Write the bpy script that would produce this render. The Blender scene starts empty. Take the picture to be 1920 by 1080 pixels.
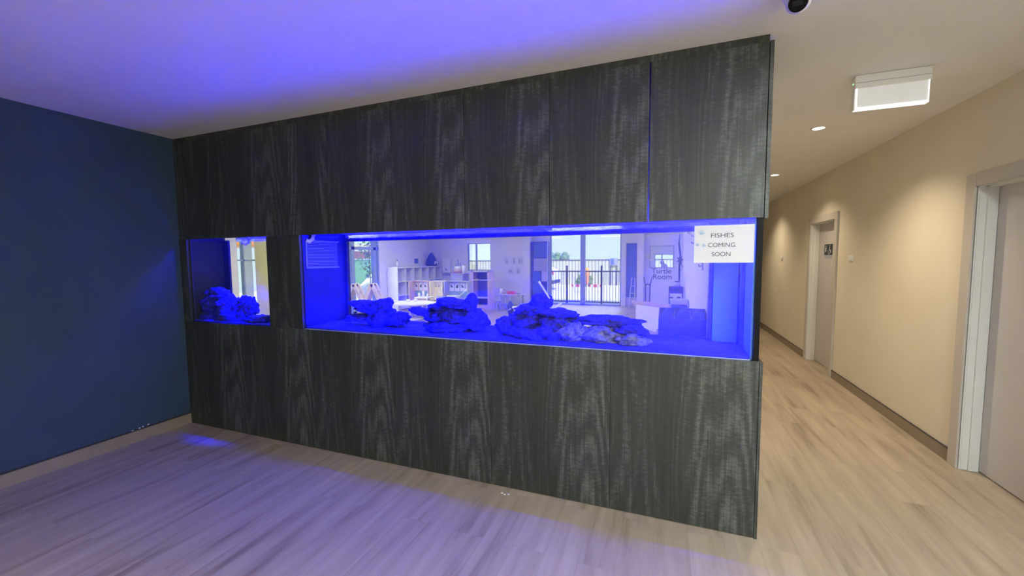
import bpy, bmesh, math, random
from mathutils import Vector, Matrix, noise, Euler

sc = bpy.context.scene
COL = sc.collection
PI = math.pi
# ----------------------------------------------------------------- dimensions (metres)
H = 2.7            # ceiling height
L = 4.795          # right end of the aquarium cabinet
W = 6.3365         # corridor wall
ZT, ZB = 1.772, 1.0
SEAM = [0.0, 1.838, 2.427, 3.018, 3.610, 4.197, 4.775]

# ----------------------------------------------------------------- materials
MATS = {}
def nodes(name):
    m = bpy.data.materials.new(name); m.use_nodes = True
    nt = m.node_tree; nt.nodes.clear()
    out = nt.nodes.new('ShaderNodeOutputMaterial')
    MATS[name] = m
    return m, nt, out
def N(nt, t, **kw):
    n = nt.nodes.new(t)
    for k, v in kw.items():
        if k in n.inputs: n.inputs[k].default_value = v
        else: setattr(n, k, v)
    return n
def c4(c): return (c[0], c[1], c[2], 1.0)
def srgb(r, g, b):
    f = lambda u: (u/255/12.92) if u/255 <= .04045 else ((u/255+.055)/1.055)**2.4
    return (f(r), f(g), f(b))
def pm(name, col, rough=.5, var=.06, scale=6., metal=0., bump=0., bscale=60., emit=None, estr=0., spec=.5):
    """principled with a slight procedural tone variation and optional fine bump"""
    m, nt, out = nodes(name)
    b = N(nt, 'ShaderNodeBsdfPrincipled', Roughness=rough, Metallic=metal)
    b.inputs['Specular IOR Level'].default_value = spec
    tc = N(nt, 'ShaderNodeTexCoord')
    nz = N(nt, 'ShaderNodeTexNoise', Scale=scale, Detail=4.)
    nt.links.new(tc.outputs['Object'], nz.inputs['Vector'])
    rp = N(nt, 'ShaderNodeValToRGB')
    rp.color_ramp.elements[0].position = .3; rp.color_ramp.elements[1].position = .7
    rp.color_ramp.elements[0].color = c4([max(0, v*(1-var)) for v in col])
    rp.color_ramp.elements[1].color = c4([min(1, v*(1+var)) for v in col])
    nt.links.new(nz.outputs['Fac'], rp.inputs['Fac'])
    nt.links.new(rp.outputs['Color'], b.inputs['Base Color'])
    if bump:
        n2 = N(nt, 'ShaderNodeTexNoise', Scale=bscale, Detail=3.)
        nt.links.new(tc.outputs['Object'], n2.inputs['Vector'])
        bp = N(nt, 'ShaderNodeBump', Strength=bump, Distance=.01)
        nt.links.new(n2.outputs['Fac'], bp.inputs['Height'])
        nt.links.new(bp.outputs['Normal'], b.inputs['Normal'])
    if emit:
        b.inputs['Emission Color'].default_value = c4(emit)
        b.inputs['Emission Strength'].default_value = estr
    nt.links.new(b.outputs['BSDF'], out.inputs['Surface'])
    return m
def glass(name, tint=(1, 1, 1), film=0., filmcol=(.7, .7, .9), ior=1.4, gloss_scale=1.):
    """clear pane: lets light through, mirrors a little of what faces it, with an optional thin diffusing film"""
    m, nt, out = nodes(name)
    tr = N(nt, 'ShaderNodeBsdfTransparent', Color=c4(tint))
    gl = N(nt, 'ShaderNodeBsdfGlossy', Roughness=.02, Color=(1, 1, 1, 1))
    fr = N(nt, 'ShaderNodeFresnel', IOR=ior)
    ge = N(nt, 'ShaderNodeNewGeometry')          # thin sheet: the same reflectance from both sides
    ex = N(nt, 'ShaderNodeMath', operation='MULTIPLY_ADD'); ex.inputs[1].default_value = -2.; ex.inputs[2].default_value = 1.
    pw = N(nt, 'ShaderNodeMath', operation='POWER'); pw.inputs[0].default_value = ior
    nt.links.new(ge.outputs['Backfacing'], ex.inputs[0]); nt.links.new(ex.outputs[0], pw.inputs[1]); nt.links.new(pw.outputs[0], fr.inputs['IOR'])
    mu = N(nt, 'ShaderNodeMath', operation='MULTIPLY'); mu.inputs[1].default_value = gloss_scale
    nt.links.new(fr.outputs[0], mu.inputs[0])
    mx = N(nt, 'ShaderNodeMixShader')
    nt.links.new(mu.outputs[0], mx.inputs[0])
    nt.links.new(tr.outputs[0], mx.inputs[1]); nt.links.new(gl.outputs[0], mx.inputs[2])
    last = mx
    if film:
        df = N(nt, 'ShaderNodeBsdfDiffuse', Color=c4(filmcol))
        tc = N(nt, 'ShaderNodeTexCoord')
        nz = N(nt, 'ShaderNodeTexNoise', Scale=2.2, Detail=5.)
        nt.links.new(tc.outputs['Object'], nz.inputs['Vector'])
        mr = N(nt, 'ShaderNodeMapRange')
        mr.inputs['From Min'].default_value = .3; mr.inputs['From Max'].default_value = .7
        mr.inputs['To Min'].default_value = film*.75; mr.inputs['To Max'].default_value = film*1.25
        nt.links.new(nz.outputs['Fac'], mr.inputs['Value'])
        m2 = N(nt, 'ShaderNodeMixShader')
        nt.links.new(mr.outputs[0], m2.inputs[0])
        nt.links.new(mx.outputs[0], m2.inputs[1]); nt.links.new(df.outputs[0], m2.inputs[2])
        last = m2
    nt.links.new(last.outputs[0], out.inputs['Surface'])
    return m
def emat(name, col, s):
    m, nt, out = nodes(name)
    e = N(nt, 'ShaderNodeEmission', Color=c4(col), Strength=s)
    nt.links.new(e.outputs[0], out.inputs['Surface'])
    return m

def wood_laminate():
    m, nt, out = nodes('charcoal_laminate')
    b = N(nt, 'ShaderNodeBsdfPrincipled', Roughness=.48)
    b.inputs['Specular IOR Level'].default_value = .5
    tc = N(nt, 'ShaderNodeTexCoord')
    def mapped(sx, sy, sz):
        mp = N(nt, 'ShaderNodeMapping'); mp.inputs['Scale'].default_value = (sx, sy, sz)
        nt.links.new(tc.outputs['Object'], mp.inputs['Vector']); return mp
    def noise_of(sc_, scale=1., detail=2., rough=.5):
        mp = mapped(*sc_); n = N(nt, 'ShaderNodeTexNoise', Scale=scale, Detail=detail, Roughness=rough)
        nt.links.new(mp.outputs[0], n.inputs['Vector']); return n.outputs['Fac']
    def mth(op, a, b, c=None):
        n = N(nt, 'ShaderNodeMath', operation=op)
        for i_, v in enumerate((a, b, c)):
            if v is None: continue
            if isinstance(v, (int, float)): n.inputs[i_].default_value = v
            else: nt.links.new(v, n.inputs[i_])
        return n.outputs[0]
    # growth rings: contour lines of a field stretched along the board draw the flame figure
    field = noise_of((2.9, 2.9, .30), 1., 1.8, .42)
    rings = mth('MULTIPLY_ADD', mth('SINE', mth('MULTIPLY', field, 125.), 0), .5, .5)
    fine = noise_of((85, 85, 1.6), 1., 4., .7)
    broad = noise_of((4.6, 4.6, .26), 1., 3., .6)
    fleck = noise_of((38, 38, 95), 1., 2., .6)
    flk = mth('MULTIPLY', mth('SUBTRACT', fleck, .42), mth('MULTIPLY', broad, .62))
    v1 = mth('MULTIPLY_ADD', mth('MULTIPLY', rings, broad), .215, mth('MULTIPLY', fine, .44))
    v2 = mth('MULTIPLY_ADD', broad, .46, v1)
    total = mth('ADD', v2, flk)
    class _A: outputs = [total]
    a2 = _A
    rp = N(nt, 'ShaderNodeValToRGB'); cr = rp.color_ramp
    cr.elements[0].position = .28; cr.elements[0].color = c4((.017, .019, .0175))
    cr.elements[1].position = .80; cr.elements[1].color = c4((.130, .146, .136))
    e = cr.elements.new(.54); e.color = c4((.037, .0415, .0385))
    nt.links.new(a2.outputs[0], rp.inputs['Fac'])
    nt.links.new(rp.outputs['Color'], b.inputs['Base Color'])
    bp = N(nt, 'ShaderNodeBump', Strength=.25, Distance=.002)
    nt.links.new(a2.outputs[0], bp.inputs['Height']); nt.links.new(bp.outputs[0], b.inputs['Normal'])
    nt.links.new(b.outputs[0], out.inputs['Surface'])
    return m
def plank_floor():
    m, nt, out = nodes('oak_vinyl_planks')
    b = N(nt, 'ShaderNodeBsdfPrincipled', Roughness=.5)
    b.inputs['Specular IOR Level'].default_value = .35
    tc = N(nt, 'ShaderNodeTexCoord')
    mp = N(nt, 'ShaderNodeMapping'); mp.inputs['Rotation'].default_value = (0, 0, PI/2)
    nt.links.new(tc.outputs['Object'], mp.inputs['Vector'])
    br = N(nt, 'ShaderNodeTexBrick', Scale=1.)
    br.inputs['Brick Width'].default_value = 1.22; br.inputs['Row Height'].default_value = .18
    br.inputs['Mortar Size'].default_value = .0012; br.inputs['Bias'].default_value = 0.
    br.inputs['Color1'].default_value = (.0, .0, .0, 1); br.inputs['Color2'].default_value = (1, 1, 1, 1)
    br.inputs['Mortar'].default_value = (.5, .5, .5, 1)
    br.offset = .37
    nt.links.new(mp.outputs[0], br.inputs['Vector'])
    # per-plank offset for the grain
    mo = N(nt, 'ShaderNodeVectorMath', operation='MULTIPLY_ADD'); mo.inputs[1].default_value = (3., 7., 0)
    nt.links.new(br.outputs['Color'], mo.inputs[0]); nt.links.new(tc.outputs['Object'], mo.inputs[2])
    m1 = N(nt, 'ShaderNodeMapping'); m1.inputs['Scale'].default_value = (11, .9, 1)
    nt.links.new(mo.outputs[0], m1.inputs['Vector'])
    g1 = N(nt, 'ShaderNodeTexNoise', Scale=1., Detail=7., Roughness=.62); nt.links.new(m1.outputs[0], g1.inputs['Vector'])
    m2 = N(nt, 'ShaderNodeMapping'); m2.inputs['Scale'].default_value = (2.2, .8, 1)
    nt.links.new(tc.outputs['Object'], m2.inputs['Vector'])
    g2 = N(nt, 'ShaderNodeTexNoise', Scale=1., Detail=3.); nt.links.new(m2.outputs[0], g2.inputs['Vector'])
    a = N(nt, 'ShaderNodeMath', operation='MULTIPLY_ADD'); a.inputs[1].default_value = .7
    hm = N(nt, 'ShaderNodeMath', operation='MULTIPLY'); hm.inputs[1].default_value = .3
    nt.links.new(g2.outputs['Fac'], hm.inputs[0])
    nt.links.new(g1.outputs['Fac'], a.inputs[0]); nt.links.new(hm.outputs[0], a.inputs[2])
    rp = N(nt, 'ShaderNodeValToRGB'); cr = rp.color_ramp
    cr.elements[0].position = .30; cr.elements[0].color = c4((.175, .130, .095))
    cr.elements[1].position = .66; cr.elements[1].color = c4((.440, .355, .270))
    e = cr.elements.new(.46); e.color = c4((.345, .275, .207))
    nt.links.new(a.outputs[0], rp.inputs['Fac'])
    mx = N(nt, 'ShaderNodeMixRGB', blend_type='MULTIPLY'); 
    mf = N(nt, 'ShaderNodeMath', operation='MULTIPLY'); mf.inputs[1].default_value = .18
    nt.links.new(br.outputs['Fac'], mf.inputs[0]); nt.links.new(mf.outputs[0], mx.inputs['Fac'])
    nt.links.new(rp.outputs['Color'], mx.inputs['Color1']); mx.inputs['Color2'].default_value = (.35, .3, .25, 1)
    nt.links.new(mx.outputs[0], b.inputs['Base Color'])
    nt.links.new(b.outputs[0], out.inputs['Surface'])
    return m
def water_surface():
    m, nt, out = nodes('rippled_water')
    tr = N(nt, 'ShaderNodeBsdfTransparent', Color=(.9, .95, 1, 1))
    gl = N(nt, 'ShaderNodeBsdfGlossy', Roughness=.06, Color=(.85, .88, 1, 1))
    tc = N(nt, 'ShaderNodeTexCoord')
    nz = N(nt, 'ShaderNodeTexNoise', Scale=14., Detail=3.)
    nt.links.new(tc.outputs['Object'], nz.inputs['Vector'])
    bp = N(nt, 'ShaderNodeBump', Strength=.35, Distance=.02)
    nt.links.new(nz.outputs['Fac'], bp.inputs['Height']); nt.links.new(bp.outputs[0], gl.inputs['Normal'])
    mx = N(nt, 'ShaderNodeMixShader'); mx.inputs[0].default_value = .45
    nt.links.new(tr.outputs[0], mx.inputs[1]); nt.links.new(gl.outputs[0], mx.inputs[2])
    nt.links.new(mx.outputs[0], out.inputs['Surface'])
    return m
def reef_rock(name, dark, light):
    m, nt, out = nodes(name)
    b = N(nt, 'ShaderNodeBsdfPrincipled', Roughness=.9)
    tc = N(nt, 'ShaderNodeTexCoord')
    v = N(nt, 'ShaderNodeTexNoise', Scale=22., Detail=6., Roughness=.7)
    nt.links.new(tc.outputs['Object'], v.inputs['Vector'])
    rp = N(nt, 'ShaderNodeValToRGB')
    rp.color_ramp.elements[0].position = .36; rp.color_ramp.elements[0].color = c4(dark)
    rp.color_ramp.elements[1].position = .66; rp.color_ramp.elements[1].color = c4(light)
    nt.links.new(v.outputs['Fac'], rp.inputs['Fac']); nt.links.new(rp.outputs[0], b.inputs['Base Color'])
    vo = N(nt, 'ShaderNodeTexVoronoi', Scale=45.)
    nt.links.new(tc.outputs['Object'], vo.inputs['Vector'])
    bp = N(nt, 'ShaderNodeBump', Strength=.7, Distance=.012)
    nt.links.new(vo.outputs['Distance'], bp.inputs['Height']); nt.links.new(bp.outputs[0], b.inputs['Normal'])
    nt.links.new(b.outputs[0], out.inputs['Surface'])
    return m
def ribbed(name, c1, c2, axis, period):
    """corrugated sheet: regular ribs along one axis"""
    m, nt, out = nodes(name)
    b = N(nt, 'ShaderNodeBsdfPrincipled', Roughness=.5)
    tc = N(nt, 'ShaderNodeTexCoord')
    w = N(nt, 'ShaderNodeTexWave', Scale=1./period*.314, bands_direction=axis)
    nt.links.new(tc.outputs['Object'], w.inputs['Vector'])
    rp = N(nt, 'ShaderNodeValToRGB'); rp.color_ramp.elements[0].color = c4(c1); rp.color_ramp.elements[1].color = c4(c2)
    rp.color_ramp.elements[0].position = .05; rp.color_ramp.elements[1].position = .3
    nt.links.new(w.outputs['Fac'], rp.inputs['Fac']); nt.links.new(rp.outputs[0], b.inputs['Base Color'])
    nt.links.new(b.outputs[0], out.inputs['Surface'])
    return m

LAM = wood_laminate(); FLOOR = plank_floor(); WATER = water_surface()
ROCK = reef_rock('reef_rock', (.008, .006, .09), (.022, .014, .80))  # blue of the tank lamps put into the grey-brown rock colour
ROCKP = reef_rock('pale_reef_rock', (.03, .028, .20), (.24, .23, .36))  # pale copy of the rock, grey-white glass reflection put into its colour
M = dict(
 ceil=pm('ceiling_paint', (.78, .77, .75), .9, .02, 3., bump=.05, bscale=120),
 navy=pm('navy_wall_paint', (.030, .058, .108), .75, .10, 2., bump=.12, bscale=160),
 cream=pm('cream_wall_paint', (.68, .63, .53), .85, .03, 2., bump=.10, bscale=160),
 pwall=pm('playroom_wall_paint', (.76, .75, .72), .9, .03, 2.),
 trim=pm('white_door_paint', (.70, .71, .69), .35, .02, 3.),
 arch=pm('shaded_frame_paint', (.50, .47, .44), .45, .02, 3.),  # light frame paint darkened for the shade on the architrave face
 leaf=pm('door_leaf_paint', (.52, .50, .51), .5, .05, 1.5),
 skirt=pm('taupe_vinyl_skirting', (.26, .215, .165), .6, .06, 8.),
 dark_strip=pm('shadow_strip_and_capping', (.045, .04, .045), .5, .05),  # dark strip standing in for the skirting's shadow line; also the fence capping
 black=pm('black_silicone', (.003, .003, .004), .5, .05, spec=.15),
 carc=pm('dark_carcass_board', (.02, .02, .022), .7, .1),
 blueac=pm('blue_end_panel', (.006, .006, .12), .45, .3, 3.),
 paleac=pm('pale_overflow_acrylic', (.10, .34, .80), .4, .05),
 sand=pm('aquarium_sand', (.022, .022, .82), .95, .08, 30., bump=.5, bscale=90),  # blue lamp light put into the sand colour
 white=pm('white_plastic', (.80, .80, .78), .35, .02),
 whitelam=pm('white_melamine', (.82, .83, .82), .45, .02),
 lilac=pm('shelf_back_board', (.50, .47, .62), .7, .04),
 paper=pm('white_paper', (.66, .66, .68), .7, .01),
 ink=pm('grey_ink', (.055, .075, .105), .7, .05),
 inkd=pm('dark_ink', (.03, .04, .06), .7, .05),
 coralb=pm('pale_blue_print', (.28, .45, .62), .7, .15, 60.),
 frosted=pm('sign_diffuser', (.62, .62, .62), .5, .02, emit=(1, .99, .96), estr=.26),
 edge=emat('sign_lit_edge', (1, 1, .97), 1.5),
 green=emat('green_indicator', (.45, 1, .5), 1.2),
 lens=pm('black_dome_lens', (.003, .003, .003), .35, .02, spec=.1),
 lens2=pm('smoked_lens_window', (.022, .022, .022), .7, .05, spec=.1),
 warm=emat('downlight_lens', (1, .86, .58), 14.),
 ledface=emat('aquarium_led_face', (.03, .02, 1), 6.),
 mull=pm('blue_grey_window_frame', (.28, .36, .46), .4, .04),
 beige=pm('pine_timber', (.62, .55, .40), .55, .12, 9.),
 pink=pm('pink_timber', (.55, .40, .42), .55, .08, 9.),
 navyfab=pm('navy_fabric', (.035, .055, .20), .85, .15, 20., bump=.2),
 bluep=pm('blue_plastic', (.10, .16, .38), .45, .08),
 teal=pm('teal_card', (.22, .36, .42), .7, .2, 18.),
 yellow=pm('pale_yellow_fabric', (.70, .68, .42), .8, .06, 6.),
 yelcard=pm('yellow_card', (.80, .74, .48), .7, .08),
 greyb=pm('blue_grey_board', (.36, .37, .48), .6, .06),
 red=pm('red_plastic', (.62, .06, .10), .4, .08),
 orange=pm('orange_plastic', (.85, .33, .04), .45, .06),
 purple=pm('purple_plastic', (.36, .20, .48), .45, .1),
 metal=pm('dark_metal', (.03, .032, .04), .4, .05, metal=.4),
 steel=pm('brushed_steel', (.55, .55, .56), .35, .05, metal=.8),
 blackpl=pm('black_plastic', (.012, .012, .02), .4, .1),
 cushion=pm('grey_fabric', (.55, .54, .56), .9, .08, 20.),
 dkblue=pm('blue_door_paint', (.05, .12, .42), .45, .05),
 dkroom=pm('dark_blue_panel', (.05, .06, .22), .4, .25, 5.),
 colbond=ribbed('cream_steel_fence', (.34, .33, .19), (.66, .64, .38), 'X', .2),
 concrete=pm('pale_concrete', (.66, .60, .54), .9, .06, 1.5),
 turf=pm('green_screen_fence', (.20, .46, .16), .8, .1, 3.),
 sandy=pm('sandy_mound', (.80, .74, .58), .95, .1, 6.),
 leafg=pm('sapling_leaf', (.16, .26, .05), .7, .3, 9.),
 bark=pm('bark', (.15, .11, .08), .9, .2, 20.),
 carw=pm('white_car_paint', (.78, .78, .80), .25, .02),
 roofs=pm('orange_brick', (.72, .38, .20), .8, .2, 5.),
 pearl=pm('pale_roof_sheet', (.50, .62, .60), .6, .08),
)
def sheer(name, col):
    m, nt, out = nodes(name)
    d = N(nt, 'ShaderNodeBsdfDiffuse', Color=c4(col)); t = N(nt, 'ShaderNodeBsdfTranslucent', Color=c4(col))
    w = N(nt, 'ShaderNodeTexNoise', Scale=12.); mr = N(nt, 'ShaderNodeMapRange')
    mr.inputs['To Min'].default_value = .5; mr.inputs['To Max'].default_value = .6
    nt.links.new(w.outputs['Fac'], mr.inputs['Value'])
    mx = N(nt, 'ShaderNodeMixShader'); nt.links.new(mr.outputs[0], mx.inputs[0])
    nt.links.new(d.outputs[0], mx.inputs[1]); nt.links.new(t.outputs[0], mx.inputs[2]); nt.links.new(mx.outputs[0], out.inputs['Surface'])
    return m
CURT = sheer('pale_yellow_fabric', (.90, .88, .56))
GLASS = glass('tank_glass', (.97, .98, 1), 0., ior=1.33, gloss_scale=.9)
GLASSF = glass('haze_veil_glass', (.96, .97, 1), .04, (.55, .55, .95), ior=1.3, gloss_scale=.8)  # diffuse film stands in for the blue haze of the lit water
PANE = glass('window_glass', (.95, .99, .98), 0., ior=1.4)

# ----------------------------------------------------------------- mesh builder
class MB:
    def __init__(s): s.bm = bmesh.new()
    def box(s, x0, x1, y0, y1, z0, z1, bev=0.):
        r = bmesh.ops.create_cube(s.bm, size=1.)
        vs = r['verts']
        bmesh.ops.scale(s.bm, vec=(abs(x1-x0), abs(y1-y0), abs(z1-z0)), verts=vs)
        bmesh.ops.translate(s.bm, vec=((x0+x1)/2, (y0+y1)/2, (z0+z1)/2), verts=vs)
        if bev:
            es = list({e for v in vs for e in v.link_edges})
            bmesh.ops.bevel(s.bm, geom=es, offset=bev, segments=2, affect='EDGES', profile=.7)
        return s
    def bar(s, p, q, w, d):
        """rectangular bar from p to q"""
        p, q = Vector(p), Vector(q); z = (q-p); ln = z.length; z.normalize()
        ref = Vector((0, 1, 0)) if abs(z.y) < .9 else Vector((1, 0, 0))
        x = ref.cross(z).normalized(); y = z.cross(x)
        r = bmesh.ops.create_cube(s.bm, size=1.)
        for v in r['verts']:
            c = v.co.copy(); v.co = (p+q)/2 + x*c.x*w + y*c.y*d + z*c.z*ln
        return s
    def cyl(s, p, q, r0, r1=None, seg=16):
        p, q = Vector(p), Vector(q); r1 = r0 if r1 is None else r1
        z = (q-p); ln = z.length
        rr = bmesh.ops.create_cone(s.bm, cap_ends=True, segments=seg, radius1=r0, radius2=max(r1, 1e-5), depth=ln)
        m = Matrix.Translation((p+q)/2) @ z.to_track_quat('Z', 'Y').to_matrix().to_4x4()
        bmesh.ops.transform(s.bm, matrix=m, verts=rr['verts']); return s
    def ball(s, c, r, sub=2, sc_=(1, 1, 1)):
        rr = bmesh.ops.create_icosphere(s.bm, subdivisions=sub, radius=r)
        for v in rr['verts']: v.co = Vector((v.co.x*sc_[0], v.co.y*sc_[1], v.co.z*sc_[2])) + Vector(c)
        return s
    def tube(s, pts, r, seg=8):
        pts = [Vector(p) for p in pts]; rings = []
        up = Vector((0, 0, 1))
        for i, p in enumerate(pts):
            t = (pts[min(i+1, len(pts)-1)] - pts[max(i-1, 0)]).normalized()
            ref = up if abs(t.dot(up)) < .95 else Vector((1, 0, 0))
            a = t.cross(ref).normalized(); b = t.cross(a)
            rad = r[i] if isinstance(r, (list, tuple)) else r
            rings.append([s.bm.verts.new(p + a*math.cos(k*2*PI/seg)*rad + b*math.sin(k*2*PI/seg)*rad) for k in range(seg)])
        for i in range(len(rings)-1):
            for k in range(seg):
                s.bm.faces.new((rings[i][k], rings[i][(k+1) % seg], rings[i+1][(k+1) % seg], rings[i+1][k]))
        s.bm.faces.new(rings[0]); s.bm.faces.new(rings[-1][::-1]); return s
    def lathe(s, prof, c=(0, 0, 0), seg=28):
        c = Vector(c); rings = []
        for r, z in prof:
            rings.append([s.bm.verts.new(c + Vector((r*math.cos(k*2*PI/seg), r*math.sin(k*2*PI/seg), z))) for k in range(seg)] if r > 1e-6 else [s.bm.verts.new(c+Vector((0, 0, z)))])
        for a, b in zip(rings, rings[1:]):
            for k in range(seg):
                k2 = (k+1) % seg
                if len(a) == 1 and len(b) == 1: continue
                if len(a) == 1: s.bm.faces.new((a[0], b[k2], b[k]))
                elif len(b) == 1: s.bm.faces.new((a[k], a[k2], b[0]))
                else: s.bm.faces.new((a[k], a[k2], b[k2], b[k]))
        return s
    def prism(s, pts, y0, y1, plane='xz'):
        f = {'xz': lambda u, v, w: (u, w, v), 'yz': lambda u, v, w: (w, u, v), 'xy': lambda u, v, w: (u, v, w)}[plane]
        a = [s.bm.verts.new(f(u, v, y0)) for u, v in pts]; b = [s.bm.verts.new(f(u, v, y1)) for u, v in pts]
        s.bm.faces.new(a); s.bm.faces.new(b[::-1])
        n = len(pts)
        for i in range(n): s.bm.faces.new((a[i], b[i], b[(i+1) % n], a[(i+1) % n]))
        return s
def wloc(o):
    v = Vector((0, 0, 0))
    while o: v += o.location; o = o.parent
    return v
def build(name, mb, mat, parent=None, smooth=False, label=None, bev=0.):
    """link one mesh object; geometry is given in room coordinates, the origin goes to the parent's base (or the mesh's own base)"""
    bm = mb.bm
    bmesh.ops.recalc_face_normals(bm, faces=bm.faces)
    if parent: org = wloc(parent)
    else:
        xs = [v.co for v in bm.verts]
        org = Vector(((min(v.x for v in xs)+max(v.x for v in xs))/2, (min(v.y for v in xs)+max(v.y for v in xs))/2, min(v.z for v in xs)))
    for v in bm.verts: v.co -= org
    if smooth:
        for f in bm.faces: f.smooth = True
    me = bpy.data.meshes.new(name); bm.to_mesh(me); bm.free()
    o = bpy.data.objects.new(name, me); me.materials.append(MATS[mat] if isinstance(mat, str) and mat in MATS else (M[mat] if isinstance(mat, str) else mat))
    COL.objects.link(o)
    if parent: o.parent = parent
    else: o.location = org
    if label: o['label'] = label
    if bev:
        md = o.modifiers.new('soft_edges', 'BEVEL'); md.width = bev; md.segments = 2; md.limit_method = 'ANGLE'
    return o
def thing(name, label, cat, loc, group=None):
    o = bpy.data.objects.new(name, None); o.empty_display_size = .1
    COL.objects.link(o); o.location = loc
    o['label'] = label; o['category'] = cat
    if group: o['group'] = group
    return o
def tag(o, label, cat, group=None, kind=None):
    o['label'] = label; o['category'] = cat
    if group: o['group'] = group
    if kind: o['kind'] = kind
    return o
def struct(name, mb, mat, label, cat, parent=None):
    o = build(name, mb, mat, parent)
    if not parent: o['kind'] = 'structure'; o['label'] = label; o['category'] = cat
    return o
def sthing(name, label, cat, loc):
    o = thing(name, label, cat, loc); o['kind'] = 'structure'; return o
def copy_tree(src, loc, label=None):
    r = src.copy(); COL.objects.link(r); r.location = loc
    if label: r['label'] = label
    for ch in list(src.children):
        c = ch.copy(); COL.objects.link(c); c.parent = r
        for g in list(ch.children):
            d = g.copy(); COL.objects.link(d); d.parent = c
    return r
def text(name, body, size, loc, rot, mat, parent, ext=.0006, align='LEFT', width=None):
    cu = bpy.data.curves.new(name, 'FONT'); cu.body = body; cu.size = size; cu.extrude = ext; cu.align_x = align
    o = bpy.data.objects.new(name, cu); COL.objects.link(o); cu.materials.append(M[mat])
    bpy.context.view_layer.update()
    me = bpy.data.meshes.new_from_object(o.evaluated_get(bpy.context.evaluated_depsgraph_get()))
    bpy.data.objects.remove(o); bpy.data.curves.remove(cu)
    if width:
        w_ = max(v.co.x for v in me.vertices) - min(v.co.x for v in me.vertices)
        for v in me.vertices: v.co.x *= width/w_
    o = bpy.data.objects.new(name, me); COL.objects.link(o)
    if not me.materials: me.materials.append(M[mat])
    o.parent = parent; o.location = Vector(loc) - wloc(parent); o.rotation_euler = rot
    return o

# ================================================================= SETTING
struct('floor', MB().box(-4.2, 6.6, -4.9, 11.2, -.1, 0), FLOOR, 'pale oak vinyl plank floor running through room and corridor', 'floor')
struct('ceiling', MB().box(-4.0, 6.6, -4.9, 11.3, H, H+.1), 'ceil', 'white flat ceiling over room and corridor', 'ceiling')
struct('wall_left', MB().box(-.12, 0, -4.8, .345, 0, H), 'navy', 'matte navy blue wall left of the aquarium cabinet', 'wall')
bl = sthing('baseboard_left', 'taupe skirting along the foot of the navy wall', 'baseboard', (.006, -2.4, 0))
build('board', MB().box(0, .012, -4.7, -.001, 0, .098), 'skirt', bl)
build('dark_strip', MB().box(0, .014, -4.7, -.001, .098, .108), 'dark_strip', bl, label='dark strip for the shadow line on top of the skirting')

# corridor wall with two door openings
DN = (.345, 1.449, .435, 1.355)     # near door: frame outer y0,y1, opening y0,y1
DF = (3.77, 4.865, 3.86, 4.775)     # far door
def wall_segs(mb, x0, x1, ya, yb, doors, zt):
    y = ya
    for (o0, o1) in doors:
        mb.box(x0, x1, y, o0, 0, H); mb.box(x0, x1, o0, o1, zt, H); y = o1
    mb.box(x0, x1, y, yb, 0, H); return mb
struct('wall_right', wall_segs(MB(), W, W+.18, -4.8, 11.2, [(DN[2]-.02, DN[3]+.02), (DF[2]-.02, DF[3]+.02)], 2.07), 'cream', 'cream painted corridor wall with two doors', 'wall')
struct('wall_corridor_end', MB().box(4.70, W+.18, 11.0, 11.15, 0, H), 'cream', 'cream wall closing the far end of the corridor', 'wall')
for nm, ya, yb, lab in (('baseboard_right', DN[1], DF[0], 'taupe skirting on the cream wall between the two corridor doors'),
                        ('baseboard_far', DF[1], 11.0, 'taupe skirting on the cream wall beyond the far corridor door'),
                        ('baseboard_near', -4.7, DN[0], 'taupe skirting on the cream wall before the near corridor door')):
    b = sthing(nm, lab, 'baseboard', (W-.006, (ya+yb)/2, 0))
    build('board', MB().box(W-.012, W, ya, yb, 0, .098), 'skirt', b)
    build('dark_strip', MB().box(W-.013, W, ya, yb, .098, .104), 'dark_strip', b)
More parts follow.
